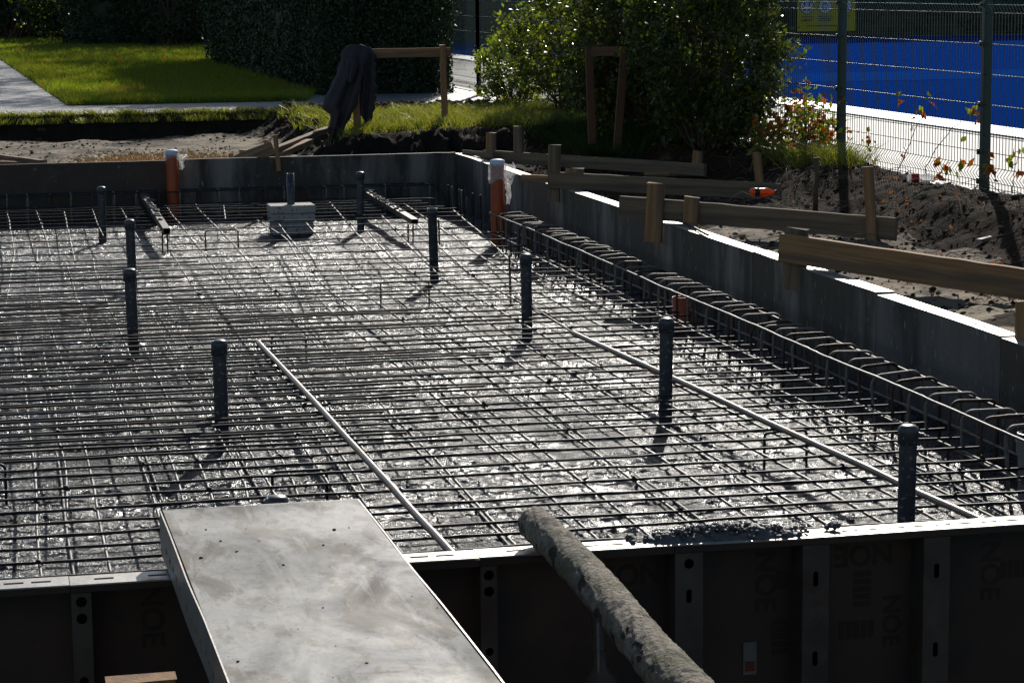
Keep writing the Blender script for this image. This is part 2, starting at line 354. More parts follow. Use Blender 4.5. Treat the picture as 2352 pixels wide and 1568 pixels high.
# ------------------------------------------------------------------ terrain
ZC = -.15                # poured concrete level
ZT = .36                 # top of the formwork
XW = 4.47                # inner face of the right hand formwork
YF = 21.97               # inner face of the far formwork
YN = 6.41                # inner face of the near formwork
XL = -5.2
def hground(X, Y):
    z = np.full(np.shape(X), .44)
    n1 = fbm(X, Y, .9, 3, 4); n2 = fbm(X, Y, 4.0, 9, 4, .6); n3 = fbm(X, Y, 13, 21, 3, .6)
    # sandy basin beyond the far formwork
    basin = (1 - sstep(28.55, 28.8, Y + .06 * n2)) * (1 - sstep(3.2, 3.9, X + .10 * n2))
    zb = .17 + .03 * n1 + .012 * n2 + .005 * n3
    # ground right of the formwork
    rb = .265 + .04 * sstep(4.6, 5.6, X) + .20 * sstep(5.8, 6.4, X + .15 * n1) + .03 * n1 + .020 * n2 + .008 * n3 + .16 * np.exp(-((X - 6.2) / .6) ** 2 - ((Y - 22.2) / 1.3) ** 2) + .085 * np.exp(-((X - 5.52) / .22) ** 2 - ((Y - 16.1) / .25) ** 2)
    rb = rb - .05 * sstep(6.6, 6.95, X)
    right = (1 - sstep(22.6, 23.4, Y + .2 * n2)) 
    # turf mound
    mo = .50 + .03 * n1 + .02 * n2
    gap = sstep(26.6, 27.1, Y + .15 * n2) * (1 - sstep(28.0, 28.4, Y))
    mo = mo - .10 * gap + .03 * n2 * gap
    tm = (1 - sstep(28.4, 28.7, Y))
    z = np.where(True, z * (1 - tm) + mo * tm, z)
    z = z * (1 - right) + np.minimum(rb, .62) * right
    front = 1 - sstep(22.9, 23.4, Y + .15 * n2)
    z = np.where(X < 4.7, z * (1 - front) + zb * front, z)
    z = z * (1 - basin) + zb * basin
    # foreground outside the near formwork
    z = np.where(Y < 6.42, -.45 + .02 * n2, z)
    # paved and planted flats stay just under their sheets
    z = np.where((Y > 28.95) | (X > 6.98), .425, z)
    return z
def seg(*a):
    r = []
    for (p, q, d) in a: r.append(np.arange(p, q, d))
    return np.concatenate(r + [np.array([a[-1][1]])])
xs = seg((-160, -20, 20), (-20, -6, 2), (-6, .2, .2), (.2, 7.1, .045), (7.1, 12, .5), (12, 40, 4), (40, 200, 20))
ys = seg((-60, 0, 6), (0, 6.3, .7), (6.3, 6.5, .1), (6.5, 29.2, .05), (29.2, 40, 1), (40, 100, 6), (100, 400, 30))
V, Fq = grid(xs, ys, hground, lambda X, Y: ~((X < XW + .06) & (X > XL) & (Y < YF + .03) & (Y > YN - .16)))
# two materials: sandy basin / dark soil
g = shape('ground', V, Fq, M['soil']); tag(g, kind='structure')
g.data.materials.append(M['sand']); g.data.materials.append(M['darksoil'])
cen = V[Fq].mean(1)
e1 = V[Fq[:, 1]] - V[Fq[:, 0]]; e2 = V[Fq[:, 3]] - V[Fq[:, 0]]; nn = np.cross(e1, e2); nn /= np.linalg.norm(nn, axis=1)[:, None]
mi = np.zeros(len(Fq), np.int32)
nz = fbm(cen[:, 0], cen[:, 1], 2.2, 5, 3)
mi[(cen[:, 0] < 4.1 + .3 * nz) & (cen[:, 1] > 21) & (cen[:, 1] < 28.4) & (cen[:, 2] < .27)] = 1
mi[(cen[:, 0] > 4.4) & (cen[:, 0] < 5.75 + .3 * nz) & (cen[:, 1] < 15.2) & (nz > -.35) & (cen[:, 1] > 6.5)] = 1
mi[(cen[:, 1] > 21.9) & (nn[:, 2] < .8)] = 2
mi[(cen[:, 1] < 6.35)] = 2
g.data.polygons.foreach_set('material_index', mi)

def sheet(name, poly, z, m, label=None, thick=0):
    n = len(poly); V = [(x, y, z) for x, y in poly]
    Fs = [tuple(range(n))]
    if thick:
        V += [(x, y, z - thick) for x, y in poly]
        Fs += [(i, (i + 1) % n, n + (i + 1) % n, n + i)[::-1] for i in range(n)]
    o = shape(name, V, Fs, m, smooth=False); tag(o, kind='structure'); return o
sheet('paved_path', [(-20, 28.95), (6.94, 28.95), (6.94, 75), (-20, 75)][0:4], .436, M['pavers'], thick=.02)
# lawn as a bordered sheet above the paving
LAWN = [(1.29, 31.1), (4.35, 31.1), (4.75, 33.2), (4.9, 48), (6.9, 60), (6.9, 110), (-3.0, 110), (.2, 66), (.78, 52.1)]
sheet('lawn_ground', LAWN, .446, M['lawnbase'], thick=.01)
sheet('court_paving', [(6.97, 2), (9.62, 2), (9.62, 80), (6.97, 80)], .44, M['pavers_wet'], thick=.06)
# kerb between the planting bed and the paving
kb = MB(); 
for i in range(60): kb.box((6.90, 2 + i * .5 + .003, .30), (6.965, 2 + (i + 1) * .5 - .003, .452))
tag(kb.build('kerb', M['paving']), kind='structure')
# sports court: painted slab edge shadow, border line, blue surface with a lighter band
CXa = 9.62
sheet('court_edge_shadow', [(CXa - .10, 2), (CXa - .001, 2), (CXa - .001, 80), (CXa - .10, 80)], .4445, M['ink'])  # dark strip painted as the shadow under the raised court edge
sheet('court_line', [(CXa, 2), (CXa + .55, 2), (CXa + .55, 59.3), (CXa, 59.3)], .462, M['line'], thick=.05)
sheet('sports_court', [(CXa + .552, 2), (60, 2), (60, 59.6), (CXa + .552, 59.3)], .462, M['court'], thick=.03)
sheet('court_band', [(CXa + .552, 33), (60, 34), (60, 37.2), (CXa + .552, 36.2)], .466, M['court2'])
sheet('court_end_line', [(23.5, 59.1), (60, 58.4), (60, 59.4), (23.5, 59.2)], .4665, M['line'])

# ------------------------------------------------------------------ poured concrete
def hcon(X, Y):
    a = fbm(X, Y, 1.1, 40, 2) * .008
    smooth = sstep(.15, .55, fbm(X, Y, 1.3, 55, 3))
    b = fbm(X, Y, 34, 41, 2, .6) * .0045 * (1 - .75 * smooth)
    lump = np.clip(vnoise(X, Y, 24, 44) - .5, 0, 1) * .022 * (1 - smooth)
    pit = .11 * np.exp(-(((X - .15) / .5) ** 2) - (((Y - 14.1) / .75) ** 2)) * (1 + .3 * fbm(X, Y, 3, 70, 2))
    return ZC + a + b + lump - pit
ysc = [YN + .0]
while ysc[-1] < YF: ysc.append(ysc[-1] + .011 + .0012 * (ysc[-1] - 6.4))
ysc = np.array(ysc); xsc = seg((XL, -.3, .15), (-.3, XW, .0125))
V, Fq = grid(xsc, ysc, hcon)
tag(shape('wet_concrete', V, Fq, M['concrete']), kind='structure')

# ------------------------------------------------------------------ reinforcement mat
def bar_path(p, q, step, wob=.004, seed=0, sag=0):
    p = np.array(p, float); q = np.array(q, float); L = np.linalg.norm(q - p); n = max(3, int(L / step))
    t = np.linspace(0, 1, n); P = p + (q - p) * t[:, None]
    s = t * L
    d = (q - p) / L; side = np.array([-d[1], d[0], 0])
    P = P + side * (wob * 1.6 * vnoise(s, seed * 3.7, .7, 60))[:, None]
    P[:, 2] += wob * vnoise(s, seed * 5.1, 1.1, 61) + wob * .4 * vnoise(s, seed * 5.1, 5, 62)
    return P, s
def bar_mesh(mb, P, s, r, seed=0, n=6, lump=.35):
    k = np.clip(vnoise(s, seed * 9.3, 14, 63) - .35, 0, 1) * lump * 2 + .10 * vnoise(s, seed * 2.3, 60, 64)
    mb.tube(P, r * (1 + k), n)
mat_e = empty('rebar_mat', (2.0, 14.0, ZC), 'dark rusty grid of tied steel bars raised over the whole wet concrete floor', 'rebar grid')
rowsC = [21.55, 21.3, 21.08, 20.82, 20.55, 20.25, 19.95, 19.62, 19.18, 18.65, 18.15, 17.65, 17.2, 16.75, 16.38, 16.08, 15.78, 15.53, 15.3, 15.08, 14.88, 14.7, 14.48, 14.26, 14.02, 13.8, 13.58,
         13.4, 13.2, 12.96, 12.78, 12.59, 12.4, 12.22, 12.02, 11.83, 11.61, 11.42, 11.21, 11.05, 10.86, 10.66, 10.49, 10.3, 10.13, 9.93, 9.68, 9.49, 9.28, 9.09, 8.88, 8.65, 8.46, 8.26, 8.06, 7.86, 7.66, 7.46, 7.25, 7.05, 6.85, 6.65]
for i, y in enumerate(rowsC):
    mb = MB(); sl_ = rng.normal(0, .012)
    st = .035 if y < 13 else .07
    P, s = bar_path((XL + .3, y - sl_ + .02, .0), (4.07 + .02 * rng.random() if y < 18.5 else 4.2 - .25 * rng.random(), y + sl_, .0), st, .006, i)
    bar_mesh(mb, P, s, .0052 if y > 14 else .0058, i)
    mb.build('cross_bar', M['rebar'], mat_e, smooth=True)
# lapped bars of the neighbouring mats, on the left half
ex = [16.84, 16.55, 16.2, 15.95, 15.42, 15.18, 14.8, 14.6, 14.36, 14.13, 13.9, 13.69, 13.49, 13.3, 13.08, 12.87, 12.69, 12.5, 12.3, 12.12, 11.93, 11.74, 11.52, 11.32, 11.13, 10.96, 10.76, 10.58, 10.4, 10.22, 10.04, 9.84]
for i, y in enumerate(ex):
    mb = MB(); xe = 1.75 + .35 * math.sin(i * 2.1) + (.6 if 11 < y < 14 else 0)
    if y > 15: xe = 1.2 + .5 * rng.random()
    P, s = bar_path((XL + .3, y + .02, .009), (xe, y - .02, .009), .05, .005, i + 100)
    bar_mesh(mb, P, s, .0056, i + 100)
    mb.build('lapped_bar', M['rebarrust' if (i % 3 == 0 or 8 <= i <= 13) else 'rebar'], mat_e, smooth=True)
# lengthwise bars: polylines X(Y)
lb = [
    [(7.9, .414), (8.75, .416), (9.57, .438), (12, .45), (15.4, .416), (16.4, .437), (18.2, .486)],
    [(6.6, .18), (8.49, .186), (9.63, .217), (12, .235), (14, .235)],
    [(8.94, .313), (9.6, .337), (13, .36)],
    [(8.52, .636), (9.51, .648), (12, .66), (14.9, .64), (17, .66)],
    [(8.96, .752), (9.48, .771), (12, .8), (16.5, .828), (17.5, .867)],
    [(6.6, .84), (8.85, .856), (9.45, .876), (13, .9)],
    [(8.93, .996), (9.29, 1.023), (12, 1.03), (15, 1.05)],
    [(6.6, 1.08), (9.38, 1.107), (14.5, 1.15)],
    [(8.95, 1.193), (9.28, 1.212), (12.5, 1.26)],
    [(6.6, 1.31), (9.32, 1.341), (15, 1.4), (18, 1.45)],
    [(8.95, 1.451), (9.28, 1.467), (13, 1.5)],
    [(6.6, 1.55), (8.8, 1.575), (9.25, 1.582), (14, 1.63), (18.5, 1.68), (21.6, 1.72)],
    [(6.6, 1.79), (7.96, 1.809), (9.7, 1.839), (14, 1.87), (18, 1.95), (21.5, 1.98)],
    [(6.6, 2.1), (8, 2.112), (9.64, 2.119), (12, 2.12), (14.45, 2.098), (16.31, 2.235), (18.34, 2.399), (20, 2.355)],
    [(6.6, 2.3), (8.3, 2.313), (9.5, 2.309), (13, 2.27), (15.43, 2.228), (16.94, 2.348), (19.65, 2.487)],
    [(6.6, 2.5), (8.3, 2.508), (9.53, 2.514), (12, 2.47), (15.5, 2.417), (17.4, 2.59), (19.6, 2.72)],
    [(6.6, 2.73), (8.67, 2.739), (9.46, 2.731), (13, 2.74), (16.55, 2.851), (18.7, 2.989), (21.6, 3.2)],
    [(6.6, 2.96), (8.25, 2.973), (9.4, 2.955), (13, 2.9), (16.53, 2.931), (18.67, 3.078)],
    [(6.6, 3.17), (8.85, 3.179), (12, 3.1), (15.5, 3.063), (17.23, 3.187), (20.1, 3.435)],
    [(6.6, 3.38), (9, 3.38), (12, 3.3), (15.57, 3.276), (16.85, 3.375), (19.5, 3.6), (21.5, 3.7)],
    [(6.6, 3.6), (9, 3.59), (12, 3.5), (15, 3.5), (18, 3.65), (21, 3.8)],
    [(6.6, 3.8), (9, 3.79), (12, 3.72), (16.3, 3.714), (18.2, 3.911), (20.3, 4.103)],
    [(6.6, 4.0), (9, 3.98), (14, 3.93), (17, 3.95)],
    [(17.3, .562), (18.95, .585), (20, .583), (21.7, .574)], [(17.2, .726), (18.3, .753), (19.9, .784), (21.5, .822)],
    [(19.0, 1.03), (20.2, 1.042), (21.5, 1.067)], [(18.5, 1.28), (21.5, 1.32)], [(20, 2.1), (21.6, 2.25)],
    [(15, -.1), (18, .1), (21.6, .1)], [(15, .2), (18, .32), (21.6, .33)],
    [(6.6, -.1), (12, 0)], [(6.6, -.35), (21, -.3)], [(6.6, -.6), (21, -.6)], [(6.6, -.95), (21, -.95)], [(6.6, -1.4), (21, -1.4)], [(6.6, -2), (21, -2)]]
for i, pl in enumerate(lb):
    pl = sorted(pl); y = np.array([p[0] for p in pl]); x = np.array([p[1] for p in pl])
    yy = np.arange(y[0], y[-1], .05); xx = np.interp(yy, y, x)
    k = np.ones(15) / 15; xx[7:-7] = np.convolve(xx, k, 'valid')
    P = np.stack([xx + .004 * vnoise(yy, i * 3.1, 1.5, 5), yy, -.0125 + .004 * vnoise(yy, i * 1.7, 1.2, 6)], -1)
    mb = MB(); bar_mesh(mb, P, yy, .0057, i + 300); mb.build('lengthwise_bar', M['rebarlong'], mat_e, smooth=True)
# tie knots at many crossings, part of the mat
tk = MB()
for i in range(230):
    pl = lb[rng.integers(0, 24)]; pl = sorted(pl); y = rowsC[rng.integers(0, len(rowsC))]
    if y < pl[0][0] or y > pl[-1][0]: continue
    x = float(np.interp(y, [p[0] for p in pl], [p[1] for p in pl])); r = .005 + .0028 * rng.random()
    a = rng.random(3) * 6.28
    t = np.linspace(0, 1, 5); tk.tube(np.stack([x - .012 + .024 * t, y + .01 * np.sin(a[0] + 3 * t), .0 + .01 * np.sin(a[1] + 4 * t)], -1), r * np.sin(np.pi * (.15 + .7 * t)), 6)
o = tk.build('tie_knots', M['rebar'], mat_e, smooth=True); tag(o, kind='stuff')
# lower mat, half drowned in the concrete
low_e = empty('lower_rebar_mat', (2.0, 10.0, ZC), 'lower lengthwise bars half drowned in the wet concrete, showing as ridges', 'rebar grid')
for i, x in enumerate(np.arange(-.9, 4.0, .4)):
    mb = MB(); P, s = bar_path((x, 6.6, ZC + .006), (x + .06, 15.5 if x > 1 else 13.5, ZC + .002), .08, .006, i + 600); bar_mesh(mb, P, s, .006, i + 600, 6, .2)
    mb.build('lengthwise_bar', M['mortar'], low_e, smooth=True)

# chairs that hold the mat up
def chair_path(w, h, r=.02):
    A = [(math.pi - k * math.pi / 12) for k in range(0, 7)]
    L_ = [(-w / 2 + r + r * math.cos(a), 0, h - r + r * math.sin(a)) for a in A]
    return [(-w / 2, 0, -.02)] + L_ + [(-x, 0, z) for x, y, z in L_[::-1]] + [(w / 2, 0, -.02)]
def chair_path_old(w, h, r=.02):
    return [(-w / 2, 0, -.02), (-w / 2, 0, h - r), (-w / 2 + r * .4, 0, h - r * .35), (-w / 2 + r, 0, h), (w / 2 - r, 0, h), (w / 2 - r * .4, 0, h - r * .35), (w / 2, 0, h - r), (w / 2, 0, -.02)]
def bar_chair(x, y, w, h, rz, label):
    mb = MB(); mb.tube(chair_path(w, h), .006, 7)
    o = mb.build('rebar_chair', M['rebar'], smooth=True); o.location = (x, y, ZC); o.rotation_euler = (0, 0, rz)
    return tag(o, label, 'rebar chair', 'bent bars that prop up the steel grid')
bar_chair(1.70, 13.04, .19, .155, -.2, 'bent steel chair standing in concrete just beyond the long left rusty tube')
bar_chair(1.95, 18.9, .26, .165, 0, 'bent steel chair in bright wet concrete right of the mortar-crusted beam end')
bar_chair(2.75, 15.2, .32, .165, 0, 'bent steel chair between the open grey pipe and foam block')
bar_chair(1.62, 7.05, .2, .15, .1, 'bent steel chair against the near formwork beside the deck panel')
bar_chair(.02, 9.75, .16, .165, 0, 'rusty hooked bar at the left picture edge under the crossing bars')
bar_chair(3.4, 9.62, .2, .155, .1, 'bent steel chair near the right capped pipe under the mat')
bar_chair(1.25, 9.35, .22, .155, 0, 'bent steel chair just beyond the deck panel end')

# ------------------------------------------------------------------ edge cage along the right hand formwork
cage = empty('edge_cage', (4.15, 12.0, ZC), 'long cage of mortar-stained stirrups running beside the right formwork', 'rebar cage')
sm = []
for v in range(5):
    wv = .235 + .01 * rng.random(); P = np.array(chair_path(wv, .285, .05)); P[:, 1] += np.linspace(-1, 1, len(P)) * rng.normal(0, .006)
    PP = np.concatenate([np.linspace(P[i], P[i + 1], 5)[:-1] for i in range(len(P) - 1)] + [P[-1:]])
    mb = MB(); s = np.cumsum(np.r_[0, np.linalg.norm(np.diff(PP, axis=0), axis=1)]); bar_mesh(mb, PP, s, .0072, v + 40, 7, .5)
    sm.append(mesh_from('stirrup', np.concatenate(mb.v), mb.f, M['rebarrust'] if v in (1, 4) else M['rebargrey']))
y = 7.3; k = 0
while y < 18.4:
    o = bpy.data.objects.new('stirrup', sm[k % 5]); link(o, cage)
    o.location = Vector((4.165 + .02 * (y - 8) / 10 - 4.15, y - 12.0, -.005 + .01 * rng.random()))
    o.rotation_euler = (rng.normal(0, .09), rng.normal(0, .04), rng.normal(0, .11))
    y += .2 + rng.normal(0, .028) - (.05 if y > 16 else 0); k += 1
for (dx, z, m_) in ((-.11, .118, 'rebarlong'), (.115, .112, 'rebar'), (-.12, -.04, 'rebargrey'), (.10, -.05, 'rebargrey')):
    mb = MB(); P, s = bar_path((4.15 + dx, 6.6, z), (4.17 + dx, 18.6, z), .04, .006, int(z * 1000) + 9); bar_mesh(mb, P, s, .0062, 5, 7, .45)
    mb.build('lengthwise_bar', M[m_], cage, smooth=True)
# far cage along the far formwork and starter bars in the corner
fc = empty('far_edge_cage', (2.0, 21.7, ZC), 'dark stirrup cage in shade along the far formwork', 'rebar cage')
for i, x in enumerate(np.arange(-1.0, 4.2, .19)):
    o = bpy.data.objects.new('stirrup', sm[i % 5]); link(o, fc); o.location = Vector((x - 2.0 + rng.normal(0, .01), 0, -.03)); o.rotation_euler = (0, 0, math.pi / 2 + rng.normal(0, .06))
for yy, z in ((21.60, .10), (21.80, .10)):
    mb = MB(); P, s = bar_path((-1.5, yy, z), (4.2, yy, z), .08, .006, 77); bar_mesh(mb, P, s, .0075, 77); mb.build('lengthwise_bar', M['rebar'], fc, smooth=True)
sb = empty('corner_starter_bars', (3.95, 20.0, ZC), 'cluster of upright starter bars in the far right corner of the mat', 'rebar')
for (px_, py_, top) in ((1003, 470, 420), (1017, 468, 421), (1032, 478, 425), (1041, 482, 428), (1057, 492, 434), (1063, 500, 437), (1088, 505, 444), (1106, 512, 447), (1075, 498, 452), (1010, 552, 505), (1173, 690, 585)):
    b = at(px_, py_ + 12, ZC); t = atY(px_ - 3, top, b[1]); mb = MB()
    P, s = bar_path((b[0], b[1], ZC - .02), (t[0], t[1], t[2]), .03, .003, px_); bar_mesh(mb, P, s, .0075, px_); mb.build('starter_bar', M['rebargrey' if px_ % 2 else 'rebar'], sb, smooth=True)

# ------------------------------------------------------------------ rusty screed tubes
def tube_thing(name, p, q, r, m, label, cat='steel tube', group=None):
    p = np.array(p, float); q = np.array(q, float); L = np.linalg.norm(q - p); n = int(L / .03); t = np.linspace(0, 1, n)
    P = p + (q - p) * t[:, None]; P[:, 0] += .004 * np.sin(t * 5); P[:, 2] += .003 * vnoise(t * L, 1, 2, 8)
    mb = MB(); rr = r * (1 + .10 * np.clip(vnoise(t * L, 3, 9, 12) - .2, 0, 1)); mb.tube(P, rr, 14)
    return tag(mb.build(name, m, origin=(p + q) / 2, smooth=True), label, cat, group)
tube_thing('screed_tube', (1.495, 12.75, .024), (1.56, 6.5, .026), .0138, M['tube'], 'long rusty tube lying on the mat, running to the near wall beside the deck panel', group='screed tubes on the mat')
tube_thing('screed_tube', (3.215, 12.6, .024), (3.52, 6.5, .028), .0138, M['tube'], 'long rusty tube on the mat at the right, passing two capped pipes', group='screed tubes on the mat')
tube_thing('thin_rod', (3.265, 14.2, .018), (3.225, 12.5, .02), .005, M['rebar'], 'thin rod on the mat beyond the right rusty tube', 'steel rod')
# hollow steel beams at the back
def beam(name, p, q, w_, h_, label):
    p = np.array(p, float); q = np.array(q, float); d = q - p; L = np.linalg.norm(d)
    e = empty(name, tuple((p + q) / 2), label, 'steel beam', 'crusted steel beams on the far mat')
    mb = MB(); t = .004; a, b2 = w_ / 2, h_ / 2
    ring = [(-a, -b2), (a, -b2), (a, b2), (-a, b2)]; inn = [(-a + t, -b2 + t), (a - t, -b2 + t), (a - t, b2 - t), (-a + t, b2 - t)]
    V = [(x, -L / 2, z) for x, z in ring] + [(x, L / 2, z) for x, z in ring] + [(x, -L / 2, z) for x, z in inn] + [(x, L / 2, z) for x, z in inn]
    Fs = []
    for i in range(4):
        j = (i + 1) % 4; Fs += [(i, j, 4 + j, 4 + i), (8 + j, 8 + i, 12 + i, 12 + j), (i, 8 + i, 8 + j, j), (4 + i, 4 + j, 12 + j, 12 + i)]
    mb.add(V, Fs); c_ = mb.build('beam_body', M['tube'], e, local=True)
    cr = MB()
    for i in range(60):
        y_ = (rng.random() ** .7 - .5) * L * .8 + L * .1; s_ = .008 + .014 * rng.random(); x_ = rng.normal(0, w_ * .28)
        tt = np.linspace(0, 1, 4); cr.tube(np.stack([x_ - s_ + 2 * s_ * tt, y_ + 0 * tt, b2 + .002 + 0 * tt], -1), s_ * np.array([.5, .9, .8, .4]), 6)
    cr.build('mortar_crust', M['mortar'], e, local=True, smooth=True)
    dn = d / L; e.rotation_euler = (math.asin(dn[2]), 0, -math.atan2(dn[0], dn[1])); return e
beam('steel_beam', (1.505, 18.75, .035), (1.56, 21.85, .04), .055, .05, 'brown hollow beam topped with mortar, resting left of the orange pipe')
beam('steel_beam', (3.50, 18.85, .04), (3.565, 21.7, .045), .055, .04, 'light rusty beam with mortar leading from the far pipe toward the mat corner')
for (x, y_, lb_) in ((1.5, 18.9, 'pair of support bars under the left crusted beam end'), (3.49, 19.0, 'pair of support bars under the right crusted beam end')):
    e = empty('beam_support', (x, y_, ZC), lb_, 'rebar support')
    for dx in (-.02, .02):
        mb = MB(); mb.tube([(x + dx, y_, ZC - .02), (x + dx + .004, y_, .0), (x + dx, y_, .012)], .0065, 7); mb.build('support_bar', M['rebar'], e, smooth=True)

# ------------------------------------------------------------------ drain pipes
def capped(x, y, zt, lx=0, ly=0, label='', cap=True, first=None):
    e = empty('capped_pipe' if cap else 'open_pipe', (x, y, ZC), label, 'pipe', 'grey pipes rising from the slab')
    H = zt - ZC; r = .032
    mb = MB(); n = 20
    if cap: mb.lathe([(r, -.03), (r, H * .5), (r, H - .03)], n=n)
    else: mb.lathe([(r, -.03), (r, H - .05), (r * 1.14, H - .04), (r * 1.16, H), (r * 1.0, H), (r * .96, H - .15)], n=n)
    mb.build('pipe', M['pipe'], e, smooth=True, local=True)
    if cap:
        mb = MB(); R_ = r * 1.17
        mb.lathe([(r + .0005, H - .072), (R_, H - .070), (R_, H - .018), (R_ * .93, H - .009), (R_ * .7, H - .003), (R_ * .35, H), (.0005, H + .0005)], n=n)
        mb.build('cap', M['pipe'], e, smooth=True, local=True)
    e.rotation_euler = (lx, ly, 0); return e
capped(1.068, 19.87, .31, 0, .01, 'grey capped pipe nearest the far wall at the left')
capped(1.09, 16.64, .34, 0, -.015, 'grey capped pipe standing just behind the bigger left pipe')
capped(.88, 13.51, .362, 0, -.02, 'grey capped pipe in front at the left, overlapping a farther pipe')
capped(1.08, 10.69, .353, 0, -.005, 'thick grey capped pipe between the left pipe pair and the rusty tube')
capped(3.25, 20.03, .362, 0, .01, 'mortar-splashed grey capped pipe beside the light rusty beam')
capped(3.184, 16.42, .374, 0, -.02, 'open uncapped dark grey pipe in the middle of the mat', cap=False)
capped(3.186, 13.58, .36, 0, -.008, 'grey capped pipe with sun glint, in front of the stirrup cage')
capped(3.195, 10.75, .359, 0, .01, 'tall grey capped pipe beside the right rusty tube')
capped(3.235, 7.86, .36, 0, .01, 'mortar-streaked grey capped pipe behind the near wall at right')
capped(.884, 7.155, .385, 0, 0, 'grey cap just peeking over the far end of the deck panel')
# foam block with pipe
b0 = at(622, 540, ZC)
e = empty('foam_block', (2.66, 20.05, ZC), 'white mortar-speckled foam block standing in the concrete near the far wall', 'foam block')
for (za, zb, g_) in ((0, .105, .012), (.107, .18, .0), (.182, .25, -.006)):
    mb = MB(); nx = 10; a_, c_ = .185 - g_, .13 - g_
    mb.box((-a_, -c_, za), (a_, c_, zb)); 
    o = mb.build('foam_layer', M['foam'], e, local=True)
    bv = o.modifiers.new('bevel', 'BEVEL'); bv.width = .008; bv.segments = 2
e = empty('stub_pipe', (2.66, 20.05, ZC + .25), 'short open grey pipe rising out of the white foam block', 'pipe')
mb = MB(); mb.lathe([(.033, 0), (.033, .26), (.029, .26), (.029, .1)], n=20); mb.build('pipe', M['pipe'], e, smooth=True, local=True)

# orange pipes with plastic film
def orange(x, y, zt, film_l, film_r, label, fl):
    e = empty('orange_pipe', (x, y, ZC), label, 'pipe', 'orange sewer pipes wrapped at the top'); H = zt - ZC; r = .055
    mb = MB(); mb.lathe([(r, -.03), (r, H * .6), (r, H - .02)], n=28); mb.build('pipe', M['orange'], e, smooth=True, local=True)
    mb = MB(); mb.lathe([(r + .001, H - .04), (r + .005, H - .038), (r + .006, H - .012), (r + .002, H), (r * .6, H + .008), (.001, H + .012)], n=28); mb.build('lid', M['white'], e, smooth=True, local=True)
    # wrapped film: crumpled collar and a hanging flap
    n = 40; m_ = 10; V = []; Fs = []
    for j in range(m_):
        z = H - .025 - .14 * film_l * j / (m_ - 1)
        for k in range(n):
            t = 2 * math.pi * k / n
            rr = r + .008 + .014 * abs(math.sin(2.5 * t + j * .9)) * (j / m_) + .008 * rng.random()
            V.append((rr * math.cos(t), rr * math.sin(t), z + .02 * math.sin(3 * t) * j / m_))
    for j in range(m_ - 1):
        for k in range(n): k2 = (k + 1) % n; Fs.append((j * n + k, j * n + k2, (j + 1) * n + k2, (j + 1) * n + k))
    mb = MB(); mb.add(V, Fs)
    V = []; Fs = []; n2, m2 = 7, 16
    for j in range(m2):
        f = j / (m2 - 1); z = H - .03 - film_r * f; wd = .075 * (1 - .55 * f) * (1 + .25 * math.sin(9 * f))
        for k in range(n2):
            u = k / (n2 - 1); V.append((r + .004 + wd * u + .006 * rng.random(), .028 * math.sin(u * 9 + f * 5) + .008 * rng.normal() - .01, z + .006 * rng.normal()))
    for j in range(m2 - 1):
        for k in range(n2 - 1): Fs.append((j * n2 + k, j * n2 + k + 1, (j + 1) * n2 + k + 1, (j + 1) * n2 + k))
    mb.add(V, Fs); o = mb.build('plastic_film', M['film'], e, smooth=False, local=True)
    return e
orange(1.815, 21.78, .46, .35, .14, 'orange pipe against the far wall with white torn film round its top', 0)
orange(4.13, 18.6, .535, 1.0, .33, 'orange pipe by the right wall with a long crumpled plastic bag hanging off it', 0)
e = empty('orange_stub', (4.17, 13.7, ZC), 'short orange pipe stub half hidden inside the stirrup cage', 'pipe'); mb = MB(); mb.lathe([(.055, 0), (.055, .2), (.05, .2), (.05, .05)], n=24); mb.build('pipe', M['orange'], e, smooth=True, local=True)
e = empty('pale_pipe', (4.13, 8.72, ZC), 'wide pale pipe socket with dark lid inside the cage at the right edge', 'pipe')
mb = MB(); mb.lathe([(.055, 0), (.056, .17), (.063, .19), (.067, .20), (.067, .235), (.071, .24), (.071, .252), (.066, .255)], n=28); mb.build('pipe', M['lightpipe'], e, smooth=True, local=True)
mb = MB(); mb.lathe([(.064, .245), (.066, .275), (.06, .278), (.055, .262), (.001, .26)], n=28); mb.build('lid', M['black'], e, smooth=True, local=True)

# ------------------------------------------------------------------ formwork panels
def slotted(mb, L, w_, t, slots, sw=.009, y0=0, z1=0, axis=0):
    """flat strip along x from 0..L, y y0..y0+w_, top z1, with real slots [(x0,x1,yc)]"""
    xs_ = sorted({0, L} | {s[0] for s in slots} | {s[1] for s in slots}); 
    yc = slots[0][2] if slots else w_ / 2
    ysl = [y0, y0 + yc - sw / 2, y0 + yc + sw / 2, y0 + w_]
    for i in range(len(xs_) - 1):
        a, b = xs_[i], xs_[i + 1]; mid = (a + b) / 2; isl = any(s[0] < mid < s[1] for s in slots)
        for j in range(3):
            if isl and j == 1: continue
            mb.box((a, ysl[j], z1 - t), (b, ysl[j + 1], z1))
WN = empty('formwork_wall', (1.0, YN - .05, -.45), 'near formwork wall with slotted steel top flange, plywood printed with dark letters', 'formwork wall')
WR = empty('formwork_wall', (XW + .05, 14.0, -.3), 'right formwork wall with bright slotted top flange behind the stirrup cage', 'formwork wall')
WF = empty('formwork_wall', (0, YF + .05, -.3), 'far formwork wall of dark boards behind the left orange pipe', 'formwork wall')
def part_empty(name, loc, wall, label=None):
    o = bpy.data.objects.new(name, None); COL.objects.link(o); o.parent = wall; o.empty_display_size = .1
    o.location = Vector([float(c) for c in loc]) - wall.location
    if label: o['label'] = label
    return o
